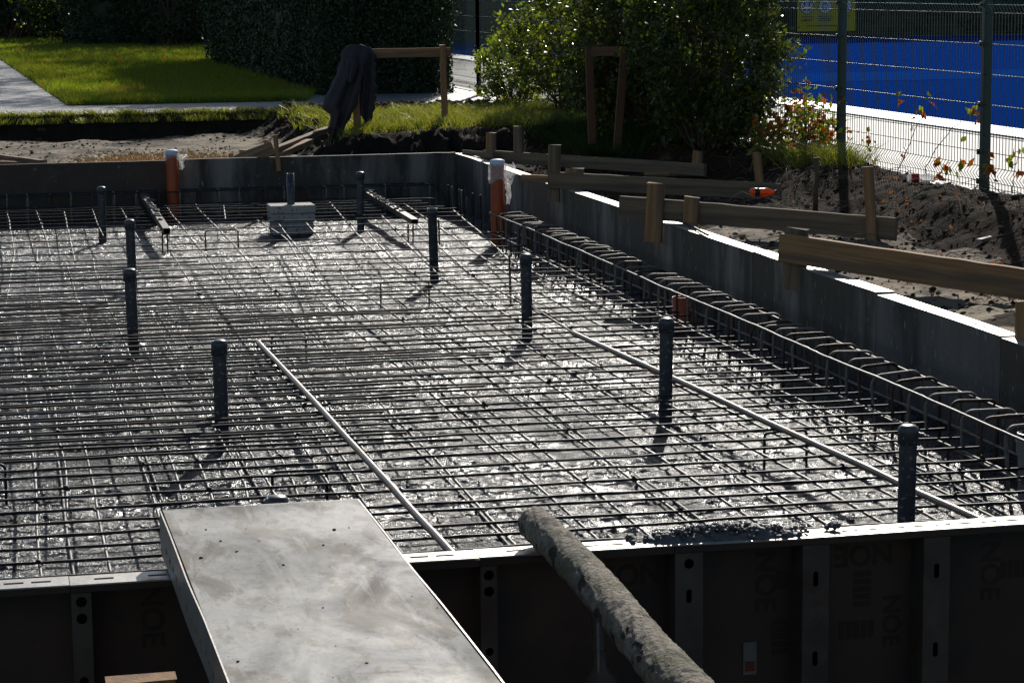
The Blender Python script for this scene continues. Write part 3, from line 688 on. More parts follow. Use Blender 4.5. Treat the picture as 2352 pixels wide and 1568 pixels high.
def holed(mb, x0, x1, z0, z1, y, t, cx, cz, hw, hh, n=24):
    """rectangular plate facing -y with a rounded slot (half sizes hw, hh)"""
    r = min(hw, hh); I = []; O = []
    for k in range(n):
        a = 2 * math.pi * (k + .5) / n; c, s_ = math.cos(a), math.sin(a)
        I.append((cx + r * c + math.copysign(hw - r, c), cz + r * s_ + math.copysign(hh - r, s_)))
        q = min(((x1 - cx) if c > 0 else (cx - x0)) / max(abs(c), 1e-6), ((z1 - cz) if s_ > 0 else (cz - z0)) / max(abs(s_), 1e-6)); O.append((cx + q * c, cz + q * s_))
    # snap the outer samples nearest to each corner onto it
    for X_, Z_ in ((x0, z0), (x1, z0), (x1, z1), (x0, z1)):
        k = min(range(n), key=lambda k: (O[k][0] - X_) ** 2 + (O[k][1] - Z_) ** 2); O[k] = (X_, Z_)
    V = [(a, y, b) for a, b in I] + [(a, y, b) for a, b in O] + [(a, y + t, b) for a, b in I]
    mb.add(V, [(k, n + k, n + (k + 1) % n, (k + 1) % n)[::-1] for k in range(n)] + [(k, (k + 1) % n, 2 * n + (k + 1) % n, 2 * n + k)[::-1] for k in range(n)])
def near_panel(x0, x1, ribs, label, dz=0, texts=()):
    e = part_empty('panel', ((x0 + x1) / 2, YN - .05, -.45), WN)
    L = x1 - x0 - .002
    mb = MB(); sl2 = []; x = .06 + .03 * rng.random()
    while x < L - .07:
        if rng.random() > .13: sl2.append((x, x + .052, .052))
        x += .072
    slotted(mb, L, .098, .004, sl2, .019)
    V = np.concatenate(mb.v); V[:, 2] += .004 * vnoise(V[:, 0] + x0, V[:, 1] * 0, 2.5, 31)
    V += np.array([x0, YN - .112, ZT + dz]); shape('top_flange', V, mb.f, M['steel'], e, smooth=False)
    mb = MB(); mb.box((x0, YN - .014, -.5), (x1 - .0002, YN, ZT + dz - .0045)); mb.build('plywood', M['plyout'], e)
    mb = MB(); mb.box((x0, YN - .110, ZT + dz - .024), (x1 - .002, YN - .0145, ZT + dz - .021)); mb.box((x0, YN - .109, ZT + dz - .021), (x1 - .002, YN - .107, ZT + dz - .0042)); mb.build('edge_profile', M['plyout'], e)
    # inner lip of the flange
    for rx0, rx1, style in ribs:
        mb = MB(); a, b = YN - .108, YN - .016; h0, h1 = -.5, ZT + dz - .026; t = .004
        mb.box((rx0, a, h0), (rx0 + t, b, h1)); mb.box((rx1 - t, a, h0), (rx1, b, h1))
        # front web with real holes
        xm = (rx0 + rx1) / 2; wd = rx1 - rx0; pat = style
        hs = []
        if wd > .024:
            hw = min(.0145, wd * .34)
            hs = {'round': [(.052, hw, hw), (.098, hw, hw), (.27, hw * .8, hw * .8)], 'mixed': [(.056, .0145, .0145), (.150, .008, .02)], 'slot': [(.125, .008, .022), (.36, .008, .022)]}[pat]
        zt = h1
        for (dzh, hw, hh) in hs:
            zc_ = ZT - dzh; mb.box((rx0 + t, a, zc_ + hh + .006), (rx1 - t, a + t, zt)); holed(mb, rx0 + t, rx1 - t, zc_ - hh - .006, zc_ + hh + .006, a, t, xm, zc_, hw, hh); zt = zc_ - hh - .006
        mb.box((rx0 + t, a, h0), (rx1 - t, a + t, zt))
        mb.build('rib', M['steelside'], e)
    return e
def text_mesh(s, size, m, e, X, Y, Z, rot=0, mirror=False, name='printed_mark', thick=.0006):
    cu = bpy.data.curves.new('t', 'FONT'); cu.body = s; cu.size = size; cu.extrude = thick; cu.align_x = 'CENTER'; cu.align_y = 'CENTER'; cu.offset = size * .025
    ob = bpy.data.objects.new('t', cu); COL.objects.link(ob); dg = bpy.context.evaluated_depsgraph_get()
    me = bpy.data.meshes.new_from_object(ob.evaluated_get(dg)); bpy.data.objects.remove(ob)
    V = np.array([v.co[:] for v in me.vertices]); Fs = [tuple(p.vertices) for p in me.polygons]
    c, s_ = math.cos(rot), math.sin(rot); x = V[:, 0] * c - V[:, 1] * s_; z = V[:, 0] * s_ + V[:, 1] * c
    if mirror: x = -x
    W = np.stack([X + x, Y - V[:, 2] * 1.0, Z + z], -1)
    return shape(name, W, Fs, m, e, smooth=False)
NP = []
NP.append(near_panel(-3.2, -2.05, [(-3.2, -3.15, 'round')], ''))
NP.append(near_panel(-2.05, -.9, [(-2.05, -2.0, 'round'), (-1.45, -1.4, 'slot')], ''))
NP.append(near_panel(-.9, .222, [(-.9, -.85, 'round'), (-.3, -.25, 'slot')], ''))
NP.append(near_panel(.222, 1.339, [(.223, .276, 'round'), (.75, .8, 'slot')], '', -.001))
NP.append(near_panel(1.339, 1.90, [(1.34, 1.387, 'round')], '', .0005))
NP.append(near_panel(1.90, 3.12, [(1.902, 1.984, 'mixed'), (2.282, 2.362, 'slot'), (2.652, 2.733, 'slot')], '', .001))
NP.append(near_panel(3.12, XW + .1, [(3.122, 3.2, 'slot'), (3.6, 3.66, 'slot'), (4.0, 4.06, 'slot')], ''))
# printing on the plywood: the maker's mark, upside down and turned, with its stack of strokes
def mark(px_, pz_, e, rot, size=.075):
    text_mesh('NOE', size, M['ink'], e, px_, YN - .0150, pz_, rot)
def strokes(x, z, e, horiz=True, n=5, w_=.055, h_=.017, g_=.0225):
    mb = MB()
    for i in range(n):
        if horiz: mb.box((x - w_ / 2, YN - .0156, z - i * g_ - h_), (x + w_ / 2, YN - .0148, z - i * g_))
        else: mb.box((x + i * g_, YN - .0156, z - w_ / 2), (x + i * g_ + h_, YN - .0148, z + w_ / 2))
    mb.build('printed_strokes', M['ink'], e)
mark(2.505, .275, NP[5], math.pi, .085); strokes(2.50, .225, NP[5])
mark(1.80, .262, NP[4], math.pi, .085); strokes(1.80, .215, NP[4])
mark(2.20, .215, NP[5], -math.pi / 2, .085); strokes(2.235, .215, NP[5], False, 4)
mark(2.90, .20, NP[5], -math.pi / 2, .085); strokes(2.935, .20, NP[5], False, 4)
mark(2.59, .07, NP[5], -math.pi / 2, .075); strokes(2.43, .05, NP[5], False, 5)
mark(.44, .235, NP[3], -math.pi / 2, .085); strokes(2.25, .10, NP[5])
mb = MB(); mb.box((2.135, YN - .0190, -.06), (2.175, YN - .0150, .036)); mb.build('sticker', M['sticker'], NP[5])
mb = MB(); mb.box((2.14, YN - .0205, -.05), (2.17, YN - .0192, -.02)); mb.build('red_stripe', M['darkred'], NP[5])
# right wall panels
def right_panel(y0, y1, label, dz=0, w_=.098):
    e = part_empty('panel', (XW + .05, (y0 + y1) / 2, -.3), WR, label)
    L = y1 - y0 - .003; mb = MB(); s_ = []; x = .05
    while x < L - .09:
        s_ += [(x, x + .038, .052), (x + .052, x + .09, .052)]
        x += .15 + (.09 if rng.random() < .15 else 0)
    slotted(mb, L, w_, .004, s_, .02)
    V = np.concatenate(mb.v); V = np.stack([XW + .001 + w_ - V[:, 1], y0 + V[:, 0], ZT + dz + V[:, 2] + .003 * vnoise(V[:, 0] + y0, 0, 2, 8)], -1)
    shape('top_flange', V, mb.f, M['steel'], e, smooth=False)
    n = 12; mb = MB(); mb.box((XW + .002 * (abs(dz) > .003), y0, -.3), (XW + .014, y1 - .006, ZT + dz - .0045)); mb.build('plywood', M['plypale' if label == 'pale scraped panel' else 'ply'], e)
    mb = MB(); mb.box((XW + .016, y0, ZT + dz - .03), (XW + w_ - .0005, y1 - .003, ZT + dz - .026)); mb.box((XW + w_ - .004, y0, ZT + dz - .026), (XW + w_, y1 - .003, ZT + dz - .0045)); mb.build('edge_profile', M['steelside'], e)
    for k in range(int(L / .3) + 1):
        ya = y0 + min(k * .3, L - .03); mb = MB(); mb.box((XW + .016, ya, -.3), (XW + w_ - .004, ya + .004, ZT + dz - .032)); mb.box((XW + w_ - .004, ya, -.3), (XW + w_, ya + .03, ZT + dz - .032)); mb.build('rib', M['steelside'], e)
    return e
for (a, b, dz, lb_) in ((19.08, 21.99, 0, None), (16.15, 19.08, .002, None),
                        (13.25, 16.15, -.002, None), (11.3, 13.25, .004, None),
                        (9.8, 11.3, -.008, 'pale scraped panel'), (8.0, 9.8, -.015, None), (YN + .001, 8.0, -.012, None)):
    right_panel(a, b, lb_, dz)
# round dowel plugs on inner face
# far wall panels
def far_panel(x0, x1, label, m_, dz=0):
    e = part_empty('panel', ((x0 + x1) / 2, YF + .05, -.3), WF, label)
    n = 40; xs_ = np.linspace(x0, x1 - .003, n); V = []; Fs = []
    for x in xs_:
        w_ = .006 * vnoise(x, 0, .8, 3) + .002 * vnoise(x, 0, 9, 4); z = ZT + dz + .004 * vnoise(x, 1, 1.1, 5) + .0015 * vnoise(x, 1, 14, 6)
        V += [(x, YF + w_, -.3), (x, YF + .03 + w_, -.3), (x, YF + .03 + w_, z), (x, YF + w_, z)]
    for i in range(n - 1):
        for j in range(4): k2 = (j + 1) % 4; Fs.append((i * 4 + j, (i + 1) * 4 + j, (i + 1) * 4 + k2, i * 4 + k2)[::-1])
    Fs += [(0, 1, 2, 3), tuple((n - 1) * 4 + k for k in (3, 2, 1, 0))]
    shape('board', V, Fs, m_, e, smooth=False)
    for k in range(int((x1 - x0) / .75)):
        x = x0 + .4 + .75 * k; mb = MB(); P = np.array([(x, YF - .006, ZT - .05), (x, YF + .02, ZT - .05)]); mb.tube(P, .014, 12); mb.build('dowel_plug', M['sticker'], e)
    for k in range(int((x1 - x0) / .6) + 1):
        x = x0 + .02 + .6 * k; mb = MB(); mb.box((x, YF + .037, -.3), (x + .05, YF + .09, ZT + dz - .03)); mb.build('batten', M['greywood'], e)
    return e
far_panel(-5.2, -2.5, None, M['plybrown'])
far_panel(-2.5, 0.2, None, M['plybrown'], .004)
far_panel(.2, 1.79, None, M['plybrown'], .0)
far_panel(1.79, XW + .012, 'dark grey far board', M['ply'], .004)
# left closing board, outside the frame
mb = MB(); mb.box((XL - .03, YN - .1, -.45), (XL, YF, ZT)); mb.build('side_board', M['plybrown'], WF)

# deck panel lying over the near wall
e = empty('deck_panel', (.77, 5.0, ZT + .004), 'grey mortar-smeared formwork panel lying flat as a deck over the near wall', 'formwork panel')
dx0, dx1, dy0, dy1, dzt = .49, 1.045, 3.6, 6.575, .485
n = 60; xs_ = np.linspace(dx0 + .003, dx1 - .003, 24); ys_ = np.linspace(dy0, dy1, 120)
V, Fq = grid(xs_, ys_, lambda X, Y: dzt + .0010 * fbm(X, Y, 3, 2, 3)); nv = len(V)
V2 = V.copy(); V2[:, 2] -= .012
nx, ny = 24, 120
bd = [(i, i + 1) for i in range(nx - 1)] + [((ny - 1) * nx + i + 1, (ny - 1) * nx + i) for i in range(nx - 1)] + [((j + 1) * nx, j * nx) for j in range(ny - 1)] + [(j * nx + nx - 1, (j + 1) * nx + nx - 1) for j in range(ny - 1)]
Fa = [tuple(f) for f in Fq.tolist()] + [tuple(int(k) + nv for k in f[::-1]) for f in Fq.tolist()] + [(b, a, a + nv, b + nv) for a, b in bd]
shape('deck_sheet', np.concatenate([V, V2]), Fa, M['deck'], e, smooth=False)
for sx, a in (('l', dx0 - .004), ('r', dx1)):
    mb = MB(); ss = []; x = .05
    while x < 2.85: ss.append((x, x + .045, .045)); x += .1
    slotted(mb, dy1 - dy0, .118, .004, ss, .016)
    V = np.concatenate(mb.v); V = np.stack([a + .004 + V[:, 2], dy0 + V[:, 0], dzt - .121 + V[:, 1] + .0035], -1)
    V[:, 0] += .004 * vnoise(V[:, 1], 0, 2.2, 9)
    shape('side_flange', V, mb.f, M['steel'], e, smooth=False)
mb = MB(); mb.box((dx0 + .001, dy1 - .001, dzt - .118), (dx1 - .001, dy1 + .003, dzt + .0005)); mb.build('end_flange', M['steel'], e)
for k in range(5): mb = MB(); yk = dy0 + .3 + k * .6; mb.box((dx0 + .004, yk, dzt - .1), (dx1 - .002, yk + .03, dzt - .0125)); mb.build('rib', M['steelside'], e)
mb = MB(); r_ = np.random.default_rng(77)
for i in range(30):
    s_ = .001 + .0035 * r_.random() ** 3; x = r_.uniform(dx0 + .01, dx1 - .01); y_ = r_.uniform(4.4, dy1 - .01); t_ = np.linspace(0, 1, 4)
    mb.tube(np.stack([x + (t_ - .5) * 2.4 * s_, y_ + (t_ - .5) * s_ * r_.normal(), dzt + .001 + 0 * t_], -1), s_ * np.array([.4, 1, .9, .4]), 6)
tag(mb.build('dried_mortar', M['mortar'], e, smooth=True), kind='stuff')
# block that carries the deck's near end
def plank(name, p, q, h, t, m_, parent=None, label=None, cat=None, group=None, up=(0, 0, 1), jag=.002, roll=0, seed=0, taper=0):
    """board from p to q (world), height h along up, thickness t; its length is local x"""
    p = np.array(p, float); q = np.array(q, float); d = q - p; L = float(np.linalg.norm(d)); d /= L
    up = np.array(up, float); z = up - d * np.dot(up, d); z /= np.linalg.norm(z); y_ = np.cross(z, d)
    n = max(4, int(L / .04)); V = []; Fs = []
    for i in range(n + 1):
        x = -L / 2 + L * i / n; a = jag * vnoise(i * .37, seed, 1, 3) * 1.5; b = jag * vnoise(i * .31, seed + 5, 1, 4) * 1.5
        ww = jag * 1.5 * vnoise(x, seed + 9, .9, 4)
        ends = .003 * rng.normal() if i in (0, n) else 0
        V += [(x + ends, -t / 2 + ww, -h / 2 + a), (x, t / 2 + ww, -h / 2 + a), (x + ends, t / 2 + ww, h / 2 + b), (x, -t / 2 + ww, h / 2 + b)]
    for i in range(n):
        for j in range(4): k2 = (j + 1) % 4; Fs.append((i * 4 + j, (i + 1) * 4 + j, (i + 1) * 4 + k2, i * 4 + k2)[::-1])
    Fs += [(0, 1, 2, 3), tuple(n * 4 + k for k in (3, 2, 1, 0))]
    o = bpy.data.objects.new(name, mesh_from(name, V, Fs, m_, False)); link(o)
    c = (p + q) / 2
    Mx = Matrix([[d[0], y_[0], z[0], c[0]], [d[1], y_[1], z[1], c[1]], [d[2], y_[2], z[2], c[2]], [0, 0, 0, 1]])
    if roll: Mx = Mx @ Matrix.Rotation(roll, 4, 'X')
    if parent is not None:
        o.parent = parent; Mx = Matrix.Translation(-Vector(parent.location)) @ Mx
    o.matrix_local = Mx if parent is not None else Mx
    bv = o.modifiers.new('bevel', 'BEVEL'); bv.width = .0025; bv.segments = 1; bv.limit_method = 'ANGLE'; bv.angle_limit = rad(50)
    if label: tag(o, label, cat, group)
    return o
for i in range(6):
    plank('timber_block', (.35, 3.75 + .1 * (i % 2), -.45 + .068 + i * .1365), (1.2, 3.75 + .1 * (i % 2), -.45 + .068 + i * .1365), .135, .12, M['wood'], label='timber block number %s up in the crib under the near deck end' % ['one', 'two', 'three', 'four', 'five', 'six'][i], cat='timber', group='crib under the deck')
pA = atY(325, 1556, 5.3)
plank('leaning_timber', (pA[0] + .01, 5.36, -.45), pA, .15, .05, M['wood'], up=(1, 0, 0), label='upright rough board with a sunlit orange top at the bottom left edge of the picture', cat='timber', seed=4, jag=.004)

# log
p0 = np.array((1.525, 6.30, .418)); p1 = np.array((1.545, 5.2, .350)); dd = (p1 - p0) / np.linalg.norm(p1 - p0)
L = 2.9; n = 420; t = np.linspace(-.12, L, n); P = p0 + dd * t[:, None]; P[:, 0] += .008 * np.sin(t * 4); 
rr = .050 + .0062 * t + .0025 * vnoise(t, 0, 3, 1); rr[0] = .03; rr[1] = .041
mb = MB(); mb.tube(P, rr, 64)
V = mb.v[0]; cen_ = np.repeat(P, 64, 0); dr = V - cen_; dl = np.linalg.norm(dr, axis=1); ang = np.tile(np.arange(64) / 64 * 2 * math.pi, n); tt = np.repeat(t, 64)
V = cen_ + dr * (1 + .045 * fbm(np.cos(ang) * 2 + tt * 8, np.sin(ang) * 2 + tt * 3, 2.5, 5, 5, .6) - .05 * np.clip(1 - np.abs(fbm(np.cos(ang) * 1.5 + tt * 5, np.sin(ang) * 1.5 - tt * 4, 2.2, 15, 2)) * 7, 0, 1) + .05 * np.clip(vnoise(np.cos(ang) * 1.5 + tt * 4, np.sin(ang) * 1.5, 2, 8) - .5, 0, 1))[:, None]
mb.v = [V]; tag(mb.build('log', M['bark'], origin=p0 + dd * 1.4, smooth=True), 'bark covered round log leaning over the near wall', 'log')
# push-pull prop standing against the near formwork
e = empty('formwork_prop', (1.66, 6.22, -.45), 'dark steel prop with round collar behind the log', 'prop')
mb = MB(); mb.tube([(1.665, 6.22, -.45), (1.66, 6.25, .20)], .017, 14); mb.build('shaft', M['steelside'], e, smooth=True)
mb = MB(); mb.lathe([(.017, .0), (.045, .006), (.05, .014), (.045, .022), (.02, .05), (.018, .1)], c=(1.662, 6.238, -.01), n=24); mb.build('collar', M['steelside'], e, smooth=True)
mb = MB(); mb.tube([(1.655, 6.205, -.4), (1.653, 6.22, .19)], .004, 8); mb.build('rod', M['rebargrey'], e, smooth=True)

# spilled mortar heaps
def blob_mass(name, cx, cy, cz, lx, ly, lz, n, m_, label, cat, seed=0, sz=(.012, .03)):
    mb = MB(); r_ = np.random.default_rng(seed)
    for i in range(n):
        u = r_.normal(0, .38); v = r_.normal(0, .35); u = max(-1, min(1, u)); v = max(-1, min(1, v))
        s_ = sz[0] + (sz[1] - sz[0]) * r_.random() ** 2; x = cx + lx * u; y_ = cy + ly * v; z = cz + lz * r_.random() * max(0, 1 - u * u) * max(0, 1 - v * v)
        t_ = np.linspace(0, 1, 5); a = r_.random() * 6.28
        mb.tube(np.stack([x + (t_ - .5) * 1.7 * s_ * math.cos(a), y_ + (t_ - .5) * 1.7 * s_ * math.sin(a), z + .3 * s_ * np.sin(t_ * 3)], -1), s_ * np.array([.35, .85, 1, .8, .35]) * (1 + .2 * r_.normal(size=5)), 7)
    return tag(mb.build(name, m_, origin=(cx, cy, cz), smooth=True), label, cat, kind='stuff')
blob_mass('spilled_mortar', 2.05, 6.365, ZT + .004, .26, .050, .030, 900, M['mortar'], 'lumpy grey mortar spilled over the near wall top', 'mortar', 1, (.0025, .0085))
def _hp(X, Y):
    u = (X - 2.05) / .25; v = (Y - 6.365) / .052; return ZT - .004 + .030 * np.clip(1 - u * u, 0, 1) ** .6 * np.clip(1 - v * v, 0, 1) ** .6 * (1 + .5 * fbm(X, Y, 22, 7, 3)) + .006 * fbm(X, Y, 60, 8, 2)
V, Fq = grid(np.linspace(1.79, 2.31, 90), np.linspace(6.31, 6.42, 30), _hp); tag(shape('mortar_heap', V, Fq, M['mortar']), 'smooth body of the mortar heap on the near wall', 'mortar')
blob_mass('mortar_lump', 2.40, 6.37, ZT + .004, .025, .02, .012, 22, M['mortar'], 'small mortar lump on the near wall right of the big heap', 'mortar', 2, (.005, .01))
blob_mass('mortar_crumbs', 2.4, 10.0, ZC + .004, 3.2, 5.2, .003, 240, M['mortar'], 'scattered dark concrete clumps on the wet slab', 'concrete', 5, (.003, .010))
tube_thing('loose_bar', (4.545, 14.85, ZT + .016), (4.47, 14.1, ZT + .014), .008, M['rebar'], 'short loose steel bar lying on top of the right wall', 'steel bar')

# ------------------------------------------------------------------ timber braces across the right wall
def V3(*a): return np.array(a, float)
def brace(label, pl, stakes, h, m_, t=.032):
    """pl: plank centre line ends; stakes: list of (p_low, p_high, width, material, name)"""
    e = empty('timber_brace', tuple((pl[0] + pl[1]) / 2 - V3(0, 0, h)), label, 'timber brace', 'timber braces nailed over the right formwork')
    plank('board', pl[0], pl[1], h, t, m_, e, seed=len(label))
    d = unit(pl[1] - pl[0]); side = unit(np.cross(d, (0, 0, 1)))
    for (a, b, wd, mm, nm, off) in stakes:
        a = np.array(a, float) + side * off; b = np.array(b, float) + side * off
        cl = plank(nm, a, b, .024, wd, mm, e, up=tuple(side), seed=int(a[0] * 50))
        Lc = float(np.linalg.norm(b - a))
        for (fx, fy) in ((.1, -.25), (.22, .2), (-.02, .05)):
            for sgn in (-1, 1):
                mb = MB(); mb.tube([(fx * Lc, fy * wd, sgn * .0115), (fx * Lc, fy * wd, sgn * .0135)], .0035, 8); nl = mb.build('nail', M['steelside'], None); nl.parent = cl
    return e
def mid(xa, ya0, ya1, zlow):      # foot of a board end: centre point from its lower edge level
    p = at(xa, ya1, zlow); q = atY(xa, ya0, p[1]); return (p + q) / 2, float(np.linalg.norm(q - p))
def onb(x, y, p0, p1, off=0):           # point of the board's own upright plane, moved off to its near (+) or far (-) side
    d = unit(np.array([p1[0] - p0[0], p1[1] - p0[1], 0])); nrm = np.array([d[1], -d[0], 0.]); r = ray(x, y)
    return C0 + r * (np.dot(np.array(p0) + nrm * off - C0, nrm) / np.dot(r, nrm))
def mkbrace(label, p0, p1, st, h, m_, t=.032):
    brace(label, (p0, p1), [(onb(xa, ya, p0, p1, sg * (t / 2 + .014)), onb(xb, yb, p0, p1, sg * (t / 2 + .014)), wd, mm, nm, 0) for (xa, ya, xb, yb, wd, mm, nm, sg) in st], h, m_, t)
a0 = atY(1112, 358, 21.2); a1 = atY(1620, 391, 18.9)
mkbrace('thin timber brace farthest back, crossing behind the orange pipe', a0, a1,
        [(1127, 412, 1128, 305, .115, M['wood'], 'cleat', -1), (1192, 372, 1191, 290, .115, M['greywood'], 'cleat', -1), (1600, 400, 1604, 347, .10, M['wood'], 'stake', -1)], .105, M['greywood'])
b0 = atY(1198, 410, 18.0); b1 = atY(1795, 441, 16.75)
mkbrace('split-ended grey timber brace just in front of the farthest one', b0 + (b1 - b0) * .11, b1,
        [(1272, 463, 1274, 333, .10, M['greywood'], 'cleat', -1), (1750, 465, 1738, 350, .06, M['wood'], 'stake', -1), (1320, 420, 1320, 387, .15, M['wood'], 'cleat', -1)], .125, M['greywood'])
plank('splintered_timber', b0, b0 + (b1 - b0) * .125, .06, .03, M['wood'], label='splintered pale end piece on the second brace from the back', cat='timber', jag=.01)
c0 = atY(1424, 474, 15.3); c1 = atY(2058, 527, 13.9)
mkbrace('broad weathered timber brace in the middle with a tall thin stake', c0, c1,
        [(1500, 556, 1507, 420, .125, M['wood'], 'cleat', 1), (1585, 524, 1590, 452, .105, M['wood'], 'cleat', 1), (2003, 565, 1994, 383, .066, M['wood'], 'stake', 1)], .142, M['greywood'])
d0 = atY(1795, 568, 12.5); d1 = atY(2700, 705, 10.6)
mkbrace('thick orange-brown timber brace nearest the camera on the right wall', d0, d1,
        [(1822, 668, 1830, 525, .15, M['greywood'], 'cleat', -1)], .158, M['wood'], .045)
plank('upright_timber', atY(2346, 872, 9.75), atY(2349, 690, 9.75), .03, .06, M['wood'], up=(0, -1, 0), label='upright timber cleat cut off by the right picture edge', cat='timber', seed=8)
plank('timber_lath', (4.52, 21.85, ZT + .012), (4.60, 20.9, ZT + .05), .05, .012, M['greywood'], label='thin lath lying on the wall top at the far right corner', cat='timber')
plank('timber_lath', at(1480, 400, .33), at(1620, 402, .33), .03, .02, M['wood'], label='short thin stick lying behind the second brace', cat='timber')

# timbers beyond the far wall
plank('timber_stake', atY(640, 393, 21.93), atY(632, 310, 21.93), .02, .078 * .55, M['wood'], up=(0, -1, 0), label='narrow upright stake nailed to the inside of the far wall', cat='timber stake', seed=2)
plank('diagonal_plank', atY(612, 352, 22.35), atY(755, 296, 24.0), .05, .07, M['greywood'], label='upper slanting plank running from the far wall up to the turf', cat='timber', seed=3)
plank('diagonal_plank', atY(600, 372, 22.3), atY(712, 325, 23.2), .05, .075, M['wood'], label='lower slanting plank below the other one by the far wall', cat='timber', seed=5)
plank('broken_plank', atY(540, 375, 22.25), atY(628, 338, 22.15), .13, .03, M['greywood'], label='broken grey board leaning on the far wall left of the stake', cat='timber', seed=6, jag=.008)
for (xa, ya, yb, s_, lb_) in ((557, 377, 345, .05, 'small square peg standing left of the broken board'), (530, 372, 352, .04, 'small pale wood block left of the peg'), (612, 340, 322, .04, 'block end behind the narrow stake')):
    p = atY(xa, ya, 22.4); q = atY(xa, yb, 22.4); plank('wood_peg', p, q, s_ * .8, s_ * 1.1, M['wood'], up=(0, -1, 0), label=lb_, cat='wood peg', seed=xa)
plank('long_timber', at(-30, 356, .22), at(100, 374, .24), .05, .07, M['greywood'], label='pale beam lying behind the far wall at the left edge', cat='timber', seed=9)
plank('long_timber', at(-60, 372, .2), at(60, 377, .2), .04, .06, M['wood'], label='lower beam behind the far wall at the left edge', cat='timber', seed=10)
plank('timber_lath', at(2245, 552, .36), at(2352, 525, .40), .012, .04, M['deck'], label='split white lath lying on the soil near the right picture edge', cat='timber', seed=12)
plank('timber_offcut', at(2338, 632, .33), at(2390, 636, .33), .05, .08, M['greywood'], label='timber offcut on the soil above the nearest brace at the right edge', cat='timber', seed=13)

# ------------------------------------------------------------------ wooden frames and the jacket
YJ = 24.1
def frame1():
    e = empty('wooden_frame', tuple(atY(1020, 300, YJ)), 'tall timber goal-shaped frame on the turf mound with a jacket over it', 'wooden frame')
    plank('post', atY(1023, 318, YJ), atY(1016, 103, YJ), .04, .062, M['wood'], e, up=(0, -1, 0), seed=1)
    plank('post', atY(822, 330, YJ), atY(814, 118, YJ), .04, .075, M['wood'], e, up=(0, -1, 0), seed=2)
    plank('crossbar', atY(800, 124, YJ + .042), atY(1034, 120, YJ + .042), .092, .035, M['wood'], e, seed=3)
frame1()
def lobe(rows, Yc, amp, seed, name, parent):
    n = 22; m_ = 60; V = []; ysr = np.array([r[0] for r in rows]); xl = np.array([r[1] for r in rows]); xr = np.array([r[2] for r in rows])
    yy = np.linspace(ysr[0], ysr[-1], m_); L_ = np.interp(yy, ysr, xl); R_ = np.interp(yy, ysr, xr); Fs = []
    ring = 2 * n
    for j in range(m_):
        for k in range(ring):
            u = k / (n - 1) if k < n else (ring - 1 - k) / (n - 1); front = k < n
            x = L_[j] + (R_[j] - L_[j]) * u; th = .012 + .05 * math.sin(math.pi * min(max(u, 0), 1)) ** .5 * min(1, j / 8 + .25)
            f = j / m_
            fold = amp * (math.sin(u * 9 + seed + f * 2.2) * .6 + math.sin(u * 17 + f * 3 + seed * 2) * .35) * min(1, f * 3)
            p = atY(x + (1.8 * math.sin(j * .8 + seed)) * (u in (0, 1)), yy[j], Yc + (-th if front else th * .5) + fold)
            V.append(p)
    for j in range(m_ - 1):
        for k in range(ring): k2 = (k + 1) % ring; Fs.append((j * ring + k, j * ring + k2, (j + 1) * ring + k2, (j + 1) * ring + k))
    Fs += [tuple(range(ring))[::-1], tuple((m_ - 1) * ring + k for k in range(ring))]
    return shape(name, V, Fs, M['coat'], parent, smooth=True)
je = empty('jacket', tuple(atY(812, 110, YJ - .08)), 'charcoal jacket draped over the left end of the wooden frame', 'jacket')
lobe([(102, 806, 828), (106, 796, 838), (113, 788, 848), (122, 784, 847), (150, 779, 838), (180, 768, 832), (215, 751, 826), (240, 739, 820), (247, 737, 817), (255, 748, 814), (262, 757, 808), (290, 757, 795), (310, 755, 784), (335, 753, 770), (352, 752, 762)], YJ - .10, .055, 1.0, 'jacket_body', je)
lobe([(107, 838, 850), (114, 832, 856), (130, 832, 863), (160, 828, 862), (200, 826, 864), (235, 824, 863), (262, 826, 858), (278, 836, 852), (287, 840, 846)], YJ + .02, .04, 2.2, 'sleeve', je)
lobe([(135, 797, 815), (150, 793, 822), (178, 796, 814), (190, 800, 808)], YJ - .17, .012, 3.2, 'pocket_flap', je)
def frame2():
    ya, yb = 21.35, 20.9
    e = empty('wooden_frame', tuple(atY(1390, 318, 21.3)), 'smaller timber frame half swallowed by the middle shrub', 'wooden frame')
    plank('post', atY(1360, 330, ya), atY(1352, 105, ya), .04, .07, M['shadewood'], e, up=(0, -1, 0), seed=1)
    plank('post', atY(1416, 350, yb), atY(1434, 122, yb), .04, .07, M['shadewood'], e, up=(0, -1, 0), seed=2)
    plank('crossbar', atY(1350, 118, ya + .04), atY(1442, 118, yb + .04), .085, .03, M['shadewood'], e, seed=3)
frame2()

